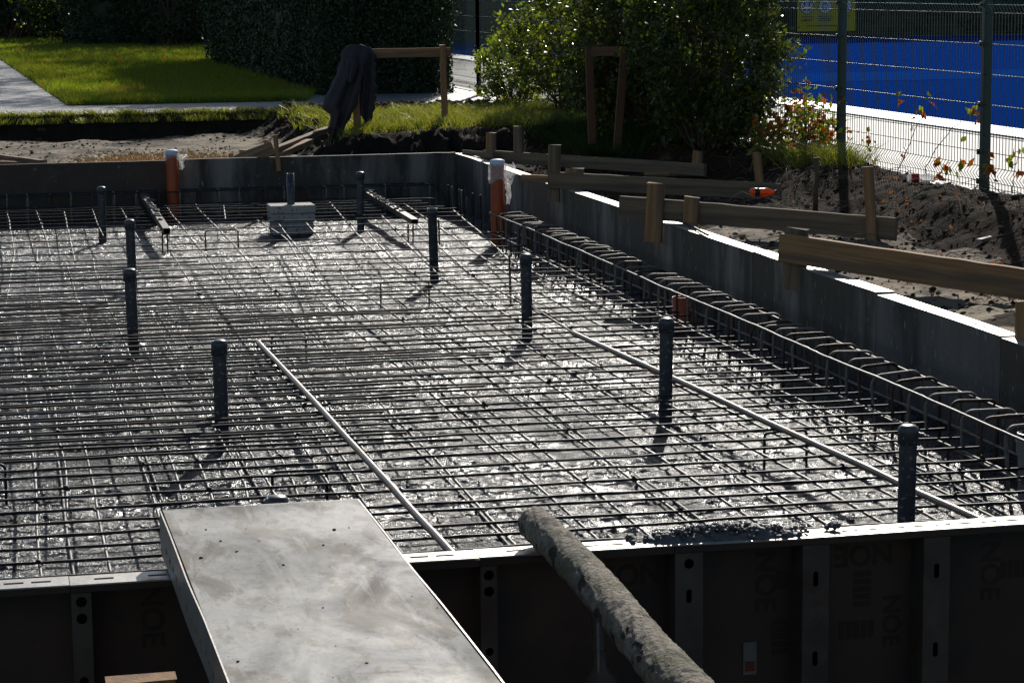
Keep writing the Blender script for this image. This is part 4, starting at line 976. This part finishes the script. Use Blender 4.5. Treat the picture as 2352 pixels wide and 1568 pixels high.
# ------------------------------------------------------------------ bottles
def bottle(name, c, ang, L, r, body, lab, label, tilt=0):
    e = empty(name, c, label, 'bottle'); e.rotation_euler = (0, tilt, ang)
    prof = [(0.001, 0), (r * .75, .0), (r, .012), (r, L * .32), (r * .94, L * .38), (r, L * .44), (r, L * .62), (r * .8, L * .74), (r * .42, L * .86), (r * .38, L * .93)]
    def rot(pr):
        V = []; n = 20
        for (rr_, x) in pr:
            for k in range(n): t = 2 * math.pi * k / n; V.append((x - L / 2, rr_ * math.cos(t), r + rr_ * math.sin(t)))
        return V, [(i * n + k, i * n + (k + 1) % n, (i + 1) * n + (k + 1) % n, (i + 1) * n + k) for i in range(len(pr) - 1) for k in range(n)]
    for nm, pr, mm in (('body', prof, body), ('label_wrap', [(r + .0006, .03), (r + .0012, .031), (r + .0012, L * .34), (r + .0006, L * .341)], lab), ('cap', [(.001, L * .93), (r * .45, L * .93), (r * .45, L), (.001, L)], M['redp'] if lab != M['black'] else M['black'])):
        V, Fs = rot(pr); mb = MB(); mb.add(V, Fs); mb.build(nm, mm, e, smooth=True, local=True)
    return e
bt = at(1753, 463, .375); bz = max(.355, float(hground(np.array([bt[0]]), np.array([bt[1]]))[0])) + .01
bottle('drink_bottle', (bt[0], bt[1], bz + .008), -.1, .19, .030, M['drink'], M['black'], 'bright orange drink bottle lying on the soil behind the middle brace')
bt = at(2122, 419, .50)
bottle('clear_bottle', (bt[0], bt[1], .50), -.2, .24, .032, M['film'], M['redp'], 'clear crushed plastic bottle lying at the foot of the wire fence')

# ------------------------------------------------------------------ wire fence
def fence(Xf, posts, zb, height, wires, folds, label, e=None, axis='Y', step=.05):
    e = empty('wire_fence', (Xf, (posts[0] + posts[-1]) / 2, zb) if axis == 'Y' else ((posts[0] + posts[-1]) / 2, Xf, zb), label, 'fence')
    def T(a, off, z): return (Xf + off, a, z) if axis == 'Y' else (a, Xf + off, z)
    for p in posts:
        mb = MB(); s_ = .03
        a = T(p - s_ * .75, -.03, zb - .25); b = T(p + s_ * .75, .03, zb + height + .05); mb.box(np.minimum(a, b), np.maximum(a, b)); po = mb.build('post', M['fencepost'], e)
        for z in wires[1::2]:
            mb = MB(); a = T(p - .035, -.045, z - .02); b = T(p + .035, -.031, z + .02); mb.box(np.minimum(a, b), np.maximum(a, b))
            mb.tube([T(p, -.045, z), T(p, -.055, z)], .009, 8); mb.build('clamp', M['fencepost'], e)
    for a, b in zip(posts[:-1], posts[1:]):
        mb = MB(); mr = MB(); x = a + .06
        zs = [zb + .01]
        prof = []
        for (f0, f1) in folds: prof += [(f0, 0), ((f0 + f1) / 2, -.035), (f1, 0)]
        prof = [(zb + .03, 0)] + prof + [(zb + height, 0)]
        while x < b - .04:
            mb.tube([T(x, o_, z) for z, o_ in prof], .0029, 4, False); x += step
        for z in wires:
            o_ = float(np.interp(z, [q[0] for q in prof], [q[1] for q in prof]))
            mr.tube([T(a + .03, o_ - .005, z), T(b - .03, o_ - .005, z)], .0038, 6, False)
        mb.build('mesh_panel', M['fence'], e); mr.build('rail_wires', M['fencewirelit'], e)
    return e
posts = [15.22 + 2.75 * i for i in range(-3, 7)]
fence(6.8, posts, .47, 2.0, [.52, .56, .66, .76, .87, 1.08, 1.285, 1.49, 1.70, 1.755, 1.9, 2.1, 2.3], [(.56, .66), (1.70, 1.84)], 'dark green welded mesh fence between the soil bank and the court paving')
fence(6.8, [31.72, 33.9, 36.1], .47, 2.0, [.52, .56, .66, .87, 1.285, 1.49, 1.7, 1.9, 2.1], [(.56, .66)], 'green mesh fence section beyond the hedge gap at the path end')
fence(60.3, [8, 11, 14, 17, 20, 23, 26, 29, 32, 35, 38], .47, 2.6, [.52, .72, .92, 1.12, 1.32, 1.52, 1.72, 1.92], [(.56, .66)], 'far green mesh fence behind the blue court', axis='X', step=.1)

# banner on the far fence
e = empty('warning_banner', (22.3, 60.15, .55), 'yellow banner with round white pictograms on the fence behind the court', 'banner')
bx0, bx1, bz0, bz1 = 21.50, 23.12, .60, 1.75
V, Fq = grid(np.linspace(bx0, bx1, 12), np.linspace(bz0, bz1, 8), lambda X, Y: 60.17 + .01 * np.sin(X * 7 + Y * 2))
Vb = np.stack([V[:, 0], V[:, 2], V[:, 1]], -1); shape('banner_cloth', Vb, Fq, M['yellow'], e)
def disc(x, z, r, y, m_, nm, n=32, r0=0):
    V = [(x + r * math.cos(2 * math.pi * k / n), y, z + r * math.sin(2 * math.pi * k / n)) for k in range(n)]
    if r0:
        V += [(x + r0 * math.cos(2 * math.pi * k / n), y, z + r0 * math.sin(2 * math.pi * k / n)) for k in range(n)]
        Fs = [(k, (k + 1) % n, n + (k + 1) % n, n + k) for k in range(n)]
    else: Fs = [tuple(range(n))]
    return shape(nm, V, Fs, m_, e, smooth=False)
zc = 1.245
for i, x in enumerate((21.76, 22.27, 22.83)):
    disc(x, zc, .185, 60.152, M['white'], 'pictogram_disc'); disc(x, zc, .19, 60.150, M['navy'], 'pictogram_ring', r0=.176)
def blk(items, m_, nm):
    mb = MB()
    for (x0, z0, x1, z1) in items: mb.box((x0, 60.143, z0), (x1, 60.149, z1))
    mb.build(nm, m_, e)
blk([(21.67, 1.27, 21.71, 1.38), (21.81, 1.27, 21.85, 1.38), (21.66, 1.15, 21.72, 1.19), (21.80, 1.15, 21.86, 1.19), (21.64, 1.135, 21.88, 1.145)], M['navy'], 'two_figures')
blk([(21.645, 1.225, 21.69, 1.245), (21.83, 1.225, 21.875, 1.245)], M['redp'], 'arrows')
disc(22.27, 1.225, .085, 60.148, M['navy'], 'face', r0=.075); blk([(22.20, 1.30, 22.34, 1.325)], M['navy'], 'hair'); blk([(22.215, 1.17, 22.325, 1.21)], M['navy'], 'mask')
text_mesh('2 METRY', .085, M['navy'], e, 21.76, 60.146, .885, name='lettering')
def words(x0, x1, z, h, seed):
    r_ = np.random.default_rng(seed); x = x0; it = []
    while x < x1:
        w_ = .03 + .09 * r_.random(); it.append((x, z, min(x + w_, x1), z + h)); x += w_ + .018
    return it
blk(words(21.6, 21.93, .97, .022, 1) + words(22.08, 22.46, .975, .022, 2) + words(22.06, 22.48, .92, .022, 3) + words(22.1, 22.44, .87, .022, 4) + words(22.66, 23.0, .975, .022, 5) + words(21.75, 22.9, .73, .025, 6) + words(21.62, 23.0, 1.52, .03, 7), M['navy'], 'small_print')

# ------------------------------------------------------------------ vegetation
def leaves(C, s, nrm=None, seed=0, asp=.55, droop=0):
    """one folded leaf (4 verts, 2 tris as a quad) per centre"""
    r_ = np.random.default_rng(seed); n = len(C)
    a = r_.normal(size=(n, 3)); a /= np.linalg.norm(a, axis=1)[:, None]
    if nrm is not None: a = a - nrm * (np.sum(a * nrm, 1)[:, None]) * .7; a /= np.linalg.norm(a, axis=1)[:, None]
    b = r_.normal(size=(n, 3)); b -= a * np.sum(a * b, 1)[:, None]; b /= np.linalg.norm(b, axis=1)[:, None]
    c = np.cross(a, b); s = np.asarray(s) * (0.65 + .7 * r_.random(n)); s = s[:, None]
    V = np.stack([C - a * s, C + b * s * asp + c * s * .18, C + a * s, C - b * s * asp + c * s * .18], 1).reshape(-1, 3)
    Fq = np.arange(4 * n).reshape(-1, 4)
    return V, Fq
def surf_pts_box(x0, x1, y0, y1, z0, z1, n, seed, depth=.12, amp=.10, faces=(1, 1, 1, 1, 1)):
    """points near the skin of a clipped hedge: front, left, right, back, top"""
    r_ = np.random.default_rng(seed); A = [(x1 - x0) * (z1 - z0), (y1 - y0) * (z1 - z0), (y1 - y0) * (z1 - z0), (x1 - x0) * (z1 - z0), (x1 - x0) * (y1 - y0)]
    A = np.array(A) * np.array(faces); k = r_.choice(5, n, p=A / A.sum()); u = r_.random(n); v = r_.random(n); d = depth * r_.random(n) ** 1.5
    P = np.zeros((n, 3)); N = np.zeros((n, 3))
    for f in range(5):
        q = k == f; uu, vv, dd = u[q], v[q], d[q]
        if f == 0: P[q] = np.stack([x0 + uu * (x1 - x0), y0 + dd, z0 + vv * (z1 - z0)], -1); N[q] = (0, -1, 0)
        if f == 1: P[q] = np.stack([x0 + dd, y0 + uu * (y1 - y0), z0 + vv * (z1 - z0)], -1); N[q] = (-1, 0, 0)
        if f == 2: P[q] = np.stack([x1 - dd, y0 + uu * (y1 - y0), z0 + vv * (z1 - z0)], -1); N[q] = (1, 0, 0)
        if f == 3: P[q] = np.stack([x0 + uu * (x1 - x0), y1 - dd, z0 + vv * (z1 - z0)], -1); N[q] = (0, 1, 0)
        if f == 4: P[q] = np.stack([x0 + uu * (x1 - x0), y0 + vv * (y1 - y0), z1 - dd], -1); N[q] = (0, 0, 1)
    bulge = amp * (fbm(P[:, 0] + P[:, 1] * .7, P[:, 2] + P[:, 1] * .3, 1.3, seed, 3) + .3)
    P += N * bulge[:, None]
    return P, N
def hedge(name, x0, x1, y0, y1, z0, z1, n, s, seed, label, m_, cat='hedge', faces=(1, 1, 1, .4, .6), amp=.1, extra=None):
    e = empty(name, ((x0 + x1) / 2, (y0 + y1) / 2, z0), label, cat)
    P, N = surf_pts_box(x0, x1, y0, y1, z0, z1, n, seed, .22, amp, faces)
    V, Fq = leaves(P, s, N, seed); shape('foliage', V, Fq, m_, e, smooth=False)
    # woody interior: stems and inner leaf mass
    mb = MB(); i_ = .20
    nx = max(2, int((x1 - x0) / .5)); ny = max(2, int((y1 - y0) / .5)); xs_ = np.linspace(x0 + i_, x1 - i_, nx); ysx = np.linspace(y0 + i_, y1 - i_, ny)
    mb.box((x0 + i_, y0 + i_, z0 - .05), (x1 - i_, y1 - i_, z1 - i_)); mb.build('inner_foliage', M['leafd'], e)
    mb = MB()
    for k in range(int((x1 - x0) * 3)):
        x = x0 + .15 + (x1 - x0 - .3) * random.random(); mb.tube([(x, y0 + .18, z0 - .05), (x + .05 * random.random(), y0 + .2, z0 + .6)], .012, 5)
    tag(mb.build('stems', M['twig'], e), kind='stuff')
    return e
# clipped hedge behind the path
hedge('clipped_hedge', 4.75, 6.62, 32.6, 36.4, .44, 2.75, 46000, .026, 11, 'dark clipped hedge behind the jacket frame', M['leafd'], faces=(2.6, 1.0, .9, .05, .3), amp=.14)
hedge('clipped_hedge', 4.75, 6.5, 36.6, 48.0, .44, 4.3, 26000, .035, 17, 'taller dark hedge along the lawn, joining the clipped hedge behind the frame', M['leafd'], faces=(.3, 2.0, .3, .05, .3), amp=.18)  # unseen upper part raised so that the hedge shades the lawn
# boundary hedge at the end of the lawn and behind the court
hedge('boundary_hedge', -14, 7.5, 74, 77, .44, 3.6, 26000, .075, 12, 'very dark hedge closing off the far end of the lawn', M['leafd'], faces=(2, .1, .1, .05, .5), amp=.5)
hedge('boundary_hedge', 7.9, 48, 60.7, 64.5, .44, 4.6, 30000, .07, 13, 'dark hedge behind the far court fence', M['leafd'], faces=(2, .1, .1, .05, .5), amp=.4)
hedge('clipped_hedge', 2.9, 7.2, 62.5, 66, .44, 3.2, 12000, .05, 15, 'dark hedge block between lawn and clipped hedge at the back', M['leafd'], faces=(2, 1, .3, .05, .5), amp=.35)

def shrub(name, c, rx, ry, h, nl, s, m_, label, seed, ntw=90, twr=.0035, low=.15, hollow=0, cat='shrub', m2=None, frac2=0):
    r_ = np.random.default_rng(seed); e = empty(name, c, label, cat); c = np.array(c, float)
    # foliage clumps over an uneven crown
    nc = max(14, nl // 110); th = r_.random(nc) * 2 * math.pi; ph = np.arccos(1 - 1.85 * r_.random(nc)); 
    rad_ = .72 + .28 * r_.random(nc); q = r_.random(nc) < .28; rad_[q] *= .55 + .3 * r_.random(q.sum())
    CC = np.stack([np.sin(ph) * np.cos(th) * rx * rad_, np.sin(ph) * np.sin(th) * ry * rad_, np.maximum(low, .46 * h + np.cos(ph) * .54 * h * rad_)], -1)
    if hollow:  # thin the middle of the side that faces -y/-x
        front = (CC[:, 1] < 0) & (CC[:, 2] < .75 * h); keep = ~front | (r_.random(nc) > hollow); CC = CC[keep]; nc = len(CC)
    idx = r_.integers(0, nc, nl); sp = .11 * max(rx, .6) * (.6 + .8 * r_.random(nc))
    P = CC[idx] + r_.normal(size=(nl, 3)) * sp[idx][:, None] * np.array([1, 1, .8]); P[:, 2] = np.maximum(P[:, 2], .03)
    Pw = P + c; 
    if m2 is not None:
        sel = r_.random(nl) < frac2; V, Fq = leaves(Pw[sel], s, None, seed + 1); shape('coloured_foliage', V, Fq, m2, e, smooth=False); Pw = Pw[~sel]
    V, Fq = leaves(Pw, s, None, seed); shape('foliage', V, Fq, m_, e, smooth=False)
    # branches from the base to the clumps
    mb = MB()
    for k in range(ntw):
        tgt = CC[r_.integers(0, nc)] * (.75 + .3 * r_.random()); b = np.array([r_.normal(0, .10 * rx / .7), r_.normal(0, .10 * ry / .7), -.05])
        t = np.linspace(0, 1, 9)[:, None]; m1 = (b + tgt) / 2 + r_.normal(size=3) * .12 + np.array([0, 0, .12 * h])
        P_ = (1 - t) ** 2 * b + 2 * t * (1 - t) * m1 + t ** 2 * tgt + r_.normal(size=(9, 3)) * .008
        r0 = twr * (1.2 + 2.2 * r_.random()) if k % 7 else twr * 5
        mb.tube(P_ + c, np.linspace(r0, twr * .5, 9), 5)
        for j in range(2):
            i0 = r_.integers(3, 8); p = P_[i0]; q_ = p + r_.normal(size=3) * .22 * np.array([1, 1, .6]) + (0, 0, .06)
            mb.tube(np.linspace(p, q_, 4) + c + r_.normal(size=(4, 3)) * .01, np.linspace(twr, twr * .4, 4), 4)
    mb.build('branches', M['twig'], e, smooth=True)
    return e
shrub('shrub', (6.35, 20.0, .42), .64, 1.05, 2.0, 24000, .026, M['leafg'], 'dense dark green shrub at the right with red leaves at its foot', 21, 160, m2=M['leafy'], frac2=.08, low=.1)
shrub('shrub', (6.3, 22.0, .5), .74, 1.45, 2.0, 24000, .026, M['leafg'], 'twiggy half-bare shrub in the middle of the row', 22, 520, .0042, hollow=.25, m2=M['leafy'], frac2=.1, low=.1)
shrub('shrub', (6.45, 24.9, .46), .78, 1.2, 1.75, 12500, .027, M['leafg'], 'sunlit yellow-green shrub at the left end of the row', 23, 160, m2=M['leafy'], frac2=.4, low=.1)
shrub('shrub', (6.15, 26.9, .42), .40, .5, .95, 2600, .026, M['leafy'], 'low loose yellow-green shrub sprawling beside the path', 24, 60)
shrub('red_leaved_plant', (6.55, 18.3, .45), .25, .7, .55, 900, .030, M['leafy'], 'low creeper with red and green leaves at the shrub foot by the fence post', 25, 30, m2=M['leafr'], frac2=.4)
pp = at(262, 82, .44)
shrub('conifer_bush', (3.1, 68.5, .44), 1.5, 1.3, 3.0, 7000, .06, M['leafd'], 'small light-green conifer bush at the back of the lawn', 26, 40, .012, m2=M['leafy'], frac2=.2)
shrub('back_bush', (1.6, 71.5, .44), 1.6, 1.3, 2.6, 5000, .07, M['leafd'], 'dark loose bush at the far left of the lawn', 27, 40, .012)
shrub('back_bush', (5.0, 60.5, .44), .9, 1.3, 2.4, 5000, .05, M['leafd'], 'dark bush between the lawn and the clipped hedge', 28, 40, .01, m2=M['leafr'], frac2=.04)

# trees beyond the hedges, crowns above the picture, that dapple the lawn
def tree(x, y, h, r, seed, label, nl=5200):
    r_ = np.random.default_rng(seed); e = empty('tree', (x, y, .44), label, 'tree', 'trees behind the hedges')
    t = np.linspace(0, 1, 14); P = np.stack([x + .2 * np.sin(t * 3 + seed), y + .15 * np.cos(t * 4), .3 + t * h * .85], -1)
    mb = MB(); mb.tube(P, np.linspace(.17, .04, 14), 10); tips = []
    for k in range(16):
        i = r_.integers(5, 13); a = r_.random() * 6.28; q = P[i] + np.array([math.cos(a) * r * (.4 + .5 * r_.random()), math.sin(a) * r * (.4 + .5 * r_.random()), h * .12 * (r_.random() + .3)])
        mb.tube(np.linspace(P[i], q, 6) + r_.normal(size=(6, 3)) * .05, np.linspace(.06, .015, 6), 6); tips.append(q)
    mb.build('trunk', M['twig'], e, smooth=True)
    nc = 46; th = r_.random(nc) * 6.28; z = r_.random(nc); rr_ = r * np.sqrt(1 - (z * 1.6 - .8) ** 2 * .9) * (.35 + .65 * r_.random(nc))
    CC = np.stack([x + rr_ * np.cos(th), y + rr_ * np.sin(th), .44 + h * (.34 + .64 * z)], -1)
    idx = r_.integers(0, nc, nl); Pl = CC[idx] + r_.normal(size=(nl, 3)) * r * .15
    V, Fq = leaves(Pl, .09, None, seed); shape('crown', V, Fq, M['leafd'], e, smooth=False)
tree(8.7, 50, 10.5, 2.3, 31, 'tall tree behind the clipped hedge, nearest the court corner, crown above the picture')
tree(7.8, 44.5, 8.4, 1.7, 38, 'small tree just behind the taller hedge, crown above the picture', 4200)
tree(7.6, 56, 11.5, 2.2, 32, 'slimmer tall tree behind the clipped hedge, crown above the picture')
tree(12.0, 63, 12.0, 2.8, 33, 'big tree behind the far fence near the court corner, crown above the picture')
tree(5.2, 66, 11.5, 2.4, 34, 'tall tree at the end of the lawn behind the hedge block, crown above the picture')
tree(15.5, 66, 14.0, 3.0, 35, 'highest tree behind the court hedge left of the banner, crown above the picture')
tree(9.0, 68, 13.0, 2.6, 36, 'tree behind the gap between court hedge and lawn hedge, crown above the picture')
tree(2.0, 79, 12.5, 3.2, 37, 'tree behind the boundary hedge straight past the lawn, crown above the picture')

# grass
def blades(P, h, wd, seed, lean=.35):
    r_ = np.random.default_rng(seed); n = len(P); a = r_.random(n) * 6.28; h = h * (.5 + .8 * r_.random(n)); wd = wd * (.7 + .6 * r_.random(n))
    d = np.stack([np.cos(a), np.sin(a), 0 * a], -1); la = r_.random(n) * 6.28; l = np.stack([np.cos(la), np.sin(la), 0 * la], -1) * (h * lean * (r_.random(n) + .2))[:, None]
    up = np.array([0, 0, 1.])
    w2 = d * wd[:, None] / 2
    V = np.stack([P - w2, P + w2, P + l * .45 + up * (h * .6)[:, None] + w2 * .7, P + l * .45 + up * (h * .6)[:, None] - w2 * .7, P + l * 1.3 + up * h[:, None] + w2 * .1, P + l * 1.3 + up * h[:, None] - w2 * .1], 1).reshape(-1, 3)
    b = np.arange(n)[:, None] * 6
    Fq = np.concatenate([b + np.array([0, 1, 2, 3]), b + np.array([3, 2, 4, 5])], 0); return V, Fq
n = 90000; yy = 31.12 + (rng.random(n) ** 1.35) * 42; xl = np.interp(yy, [31.1, 52.1, 66, 110], [1.29, .78, .2, -3]); xr = np.interp(yy, [31.1, 33.2, 48, 60, 75], [4.35, 4.8, 5.0, 6.9, 7.2]); xx = xl + (xr - xl) * rng.random(n) + rng.normal(0, .04, n) * (rng.random(n) < .3)
V, Fq = blades(np.stack([xx, yy, np.full(n, .445)], -1), .085, .012, 1, .5)
tag(shape('lawn_grass', V, Fq, M['grass'], smooth=False), 'short sunlit lawn grass beyond the paved path', 'grass', kind='stuff')
def tuft_pts(n, fx, fy, seed, ncl):
    r_ = np.random.default_rng(seed); cx_ = r_.uniform(*fx, ncl); cy_ = r_.uniform(*fy, ncl); i = r_.integers(0, ncl, n)
    x = cx_[i] + r_.normal(0, .05, n); y_ = cy_[i] + r_.normal(0, .06, n); return x, y_
x, y_ = tuft_pts(7500, (.0, 4.9), (28.62, 28.93), 3, 170); z = hground(x, y_)
V, Fq = blades(np.stack([x, y_, np.maximum(z, .36) - .015], -1), .065, .008, 3, 1.0)
tag(shape('bank_grass', V, Fq, M['longgrass'], smooth=False), 'ragged grass strip on the edge of the cut bank below the path', 'grass', kind='stuff')
x, y_ = tuft_pts(24000, (3.3, 6.3), (23.35, 28.0), 4, 520); k = hground(x, y_); q = (k > .37) & ((y_ < 26.6) | (x < 4.0)) & (x > 3.45 + .15 * np.sin(y_ * 5)); x, y_, k = x[q], y_[q], k[q]
V, Fq = blades(np.stack([x, y_, k - .01], -1), .115, .009, 4, 1.0)
tag(shape('mound_grass', V, Fq, M['longgrass'], smooth=False), 'long bright grass on the turf mound around the frame', 'grass', kind='stuff')
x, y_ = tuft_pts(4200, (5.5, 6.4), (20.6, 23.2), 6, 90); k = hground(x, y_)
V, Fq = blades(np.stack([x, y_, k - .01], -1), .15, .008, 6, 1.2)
tag(shape('shade_grass', V, Fq, M['shadegrass'], smooth=False), 'dark grass in the shade under the middle shrub', 'grass', kind='stuff')
x, y_ = tuft_pts(1300, (6.35, 6.75), (16.9, 18.6), 8, 40); k = hground(x, y_)
V, Fq = blades(np.stack([x, y_, k - .01], -1), .17, .007, 8, 1.4)
tag(shape('dry_grass', V, Fq, M['longgrass'], smooth=False), 'bleached drooping grass around the left fence post', 'grass', kind='stuff')

# clods, rubble, chips, twigs
def scatter(name, n, fx, fy, s, m_, label, cat, seed, zoff=0, flat=.7, pw=2.5, mask=None):
    r_ = np.random.default_rng(seed); x = r_.uniform(*fx, n); y_ = r_.uniform(*fy, n)
    if mask is not None: q = mask(x, y_); x, y_ = x[q], y_[q]
    z = hground(x, y_); V = []; n = len(x)
    base = np.array([(1, 0, 0), (-1, 0, 0), (0, 1, 0), (0, -1, 0), (0, 0, 1), (0, 0, -1), (.6, .6, .5), (-.6, .6, .5), (-.6, -.6, .5), (.6, -.6, .5)])
    tri = np.array([(6, 4, 9), (6, 7, 4), (7, 8, 4), (8, 9, 4), (0, 2, 6), (2, 7, 6), (2, 1, 7), (1, 8, 7), (1, 3, 8), (3, 9, 8), (3, 0, 9), (0, 6, 9), (0, 5, 2), (2, 5, 1), (1, 5, 3), (3, 5, 0)])
    S = s[0] + (s[1] - s[0]) * r_.random(n) ** pw
    B = base[None] * (1 + .35 * r_.normal(size=(n, 10, 3))) * S[:, None, None] * np.array([1.2, 1, flat]); c = np.stack([x, y_, z + zoff + S * .25], -1)
    V = (B + c[:, None]).reshape(-1, 3); Fq = (tri[None] + (np.arange(n) * 10)[:, None, None]).reshape(-1, 3)
    return tag(shape(name, V, Fq, m_, smooth=False), label, cat, kind='stuff')
scatter('soil_clods', 3800, (4.62, 6.9), (8, 23.2), (.004, .018), M['clod'], 'dark soil clods on the bank right of the formwork', 'soil', 1)
scatter('soil_clods', 1600, (3.6, 6.6), (26.5, 28.9), (.01, .05), M['clod'], 'dark dug soil in the trench behind the turf mound', 'soil', 2)
scatter('sand_rubble', 2200, (.2, 3.8), (22.05, 28.5), (.004, .018), M['clod'], 'dark crumbs scattered over the sandy ground', 'soil', 3, mask=lambda x, y: fbm(x, y, 1.5, 4, 3) > -.1)
scatter('gravel', 500, (4.62, 6.2), (8, 16), (.004, .02), M['stone'], 'pale stones on the soil right of the wall', 'gravel', 4)
scatter('stones', 110, (.3, 3.8), (22.1, 27), (.006, .03), M['stone'], 'pale stones on the sandy ground', 'gravel', 5)
r_ = np.random.default_rng(9)
def chips(n, cx_, cy_, sx, sy, label, seed, s=.010):
    r_ = np.random.default_rng(seed); x = r_.normal(cx_, sx, n); y_ = np.maximum(r_.normal(cy_, sy, n), YF + .05); k = (x > XW + .12) | (y_ > YF + .04); x, y_ = x[k], y_[k]
    z = hground(x, y_) + .012 + .015 * r_.random(len(x)); V, Fq = leaves(np.stack([x, y_, z], -1), s, None, seed, .5)
    tag(shape('wood_chips', V, Fq, M['chips'], smooth=False), label, 'wood chips', kind='stuff')
chips(6500, 1.95, 24.3, .42, .6, 'pale sawdust and chips heaped behind the far wall at the orange pipe', 1, .019)
chips(240, 4.95, 12.25, .08, .12, 'small heap of pale wood chips behind the nearest brace', 2, .012)
def twigs(n, fx, fy, label, seed, m_='twig', L=(.08, .4), rr_=.003):
    r_ = np.random.default_rng(seed); mb = MB()
    for i in range(n):
        x, y_ = r_.uniform(*fx), r_.uniform(*fy); a = r_.random() * 6.28; l = L[0] + (L[1] - L[0]) * r_.random() ** 2; t = np.linspace(0, 1, 6)
        X_ = x + t * l * math.cos(a) + .03 * l * r_.normal(size=6); Y_ = y_ + t * l * math.sin(a); Z_ = hground(X_, Y_) + .012 + .10 * l * np.sin(t * 3.1) * r_.random() * 2.2
        mb.tube(np.stack([X_, Y_, Z_], -1), np.linspace(rr_, rr_ * .4, 6), 4)
    tag(mb.build('dry_twigs', M[m_], smooth=True), label, 'twigs', kind='stuff')
twigs(420, (5.0, 6.8), (10, 22), 'tangle of thin roots and dry twigs on the soil bank', 1)
twigs(60, (5.4, 6.5), (13.5, 19), 'bleached broken stalks lying on the bank', 2, 'stone', (.1, .35), .0035)
def loose_leaves(n, fx, fy, label, seed, m_, s=.03, z=None):
    r_ = np.random.default_rng(seed); x = r_.uniform(*fx, n); y_ = r_.uniform(*fy, n); zz = (hground(x, y_) if z is None else np.full(n, z)) + .03
    V, Fq = leaves(np.stack([x, y_, zz], -1), s, None, seed); tag(shape('fallen_leaves', V, Fq, M[m_], smooth=False), label, 'leaves', kind='stuff')
loose_leaves(45, (1.0, 4.8), (31.3, 52), 'orange and brown leaves fallen on the lawn', 1, 'leafr', .035, .50)
loose_leaves(120, (5.2, 6.8), (10, 20), 'rust coloured leaves fallen on the soil bank', 2, 'leafr', .018)
# stump by the fence post
e = empty('sapling_stump', tuple(at(1873, 470, .38)), 'thin sawn sapling stump between the brace stakes and fence', 'stump')
b = at(1873, 470, .38); mb = MB(); t = atY(1874, 362, b[1]); mb.tube([b - (0, 0, .05), b + (0.0, 0, .1), (b + t) / 2 + (.012, 0, .02), t], [.02, .017, .016, .021], 8); mb.build('stem', M['twig'], e, smooth=True)
# vines and seedlings against the fence
def vine(pts, leafpos, label, seed, s=.03, mm='leafy', m2='leafr', X=6.72):
    r_ = np.random.default_rng(seed); P = np.array([atX_(x, y, X) for x, y in pts]); e = empty('vine_shoot', tuple(P[0]), label, 'climbing plant', 'climbing shoots on the fence')
    t = np.linspace(0, 1, 14); u = np.linspace(0, 1, len(P)); PP = np.stack([np.interp(t, u, P[:, i]) for i in range(3)], -1); PP += r_.normal(size=PP.shape) * .006
    mb = MB(); mb.tube(PP, np.linspace(.004, .0018, 14), 5); mb.build('stem', M['twig'], e, smooth=True)
    C = np.array([atX_(x, y, X - .02) for x, y in leafpos]); 
    for i, c_ in enumerate(C):
        for k in range(2):
            V, Fq = leaves(c_[None] + r_.normal(size=(1, 3)) * .015, s * 1.05, np.array([[.3, -.95, 0.]]), seed * 50 + i * 2 + k); shape('leaf', V, Fq, M[mm if i % 2 == 0 else m2], e, smooth=False)
def atX_(x, y, X):
    d = ray(x, y); t = (X - C0[0]) / d[0]; return C0 + t * d
vine([(2060, 405), (2085, 340), (2110, 285), (2150, 215)], [(2065, 215), (2068, 235), (2110, 255), (2125, 262), (2095, 290), (2145, 240), (2080, 345), (2072, 360), (2130, 215), (2100, 265)], 'thin shoot with orange leaves midway between the two fence posts', 1)
vine([(2125, 400), (2150, 340), (2195, 290), (2245, 240)], [(2235, 255), (2245, 262), (2225, 268), (2240, 280), (2215, 325), (2250, 270)], 'shoot with green-yellow leaves reaching the right fence post', 2, .034)
vine([(1995, 350), (1997, 325), (1995, 295)], [(1995, 297), (1998, 318), (1992, 325), (2003, 322), (1997, 336)], 'tiny seedling with brown leaves right of the left fence post', 3, .026)
vine([(2140, 420), (2165, 385), (2180, 372)], [(2160, 372), (2168, 385), (2176, 392), (2150, 378), (2215, 378), (2222, 372), (2205, 398), (2160, 400)], 'low creeper with red leaves at the foot of the fence', 4, .036)
vine([(2262, 420), (2270, 370), (2275, 385)], [(2271, 375), (2278, 390), (2268, 400), (2283, 395), (2290, 415), (2275, 360)], 'dark red creeper leaves on the right fence post', 5, .034)
vine([(2325, 440), (2330, 400), (2340, 355)], [(2342, 350), (2325, 355), (2318, 365), (2352, 362), (2330, 378), (2340, 395)], 'shoot with red and yellow leaves at the right picture edge', 6, .034)
vine([(1800, 300), (1830, 240), (1855, 190)], [(1855, 187), (1862, 192), (1840, 200), (1825, 210), (1830, 245), (1815, 265), (1835, 275), (1845, 300), (1820, 310), (1838, 330)], 'red-leaved shoot arching out of the right shrub', 7, .034)
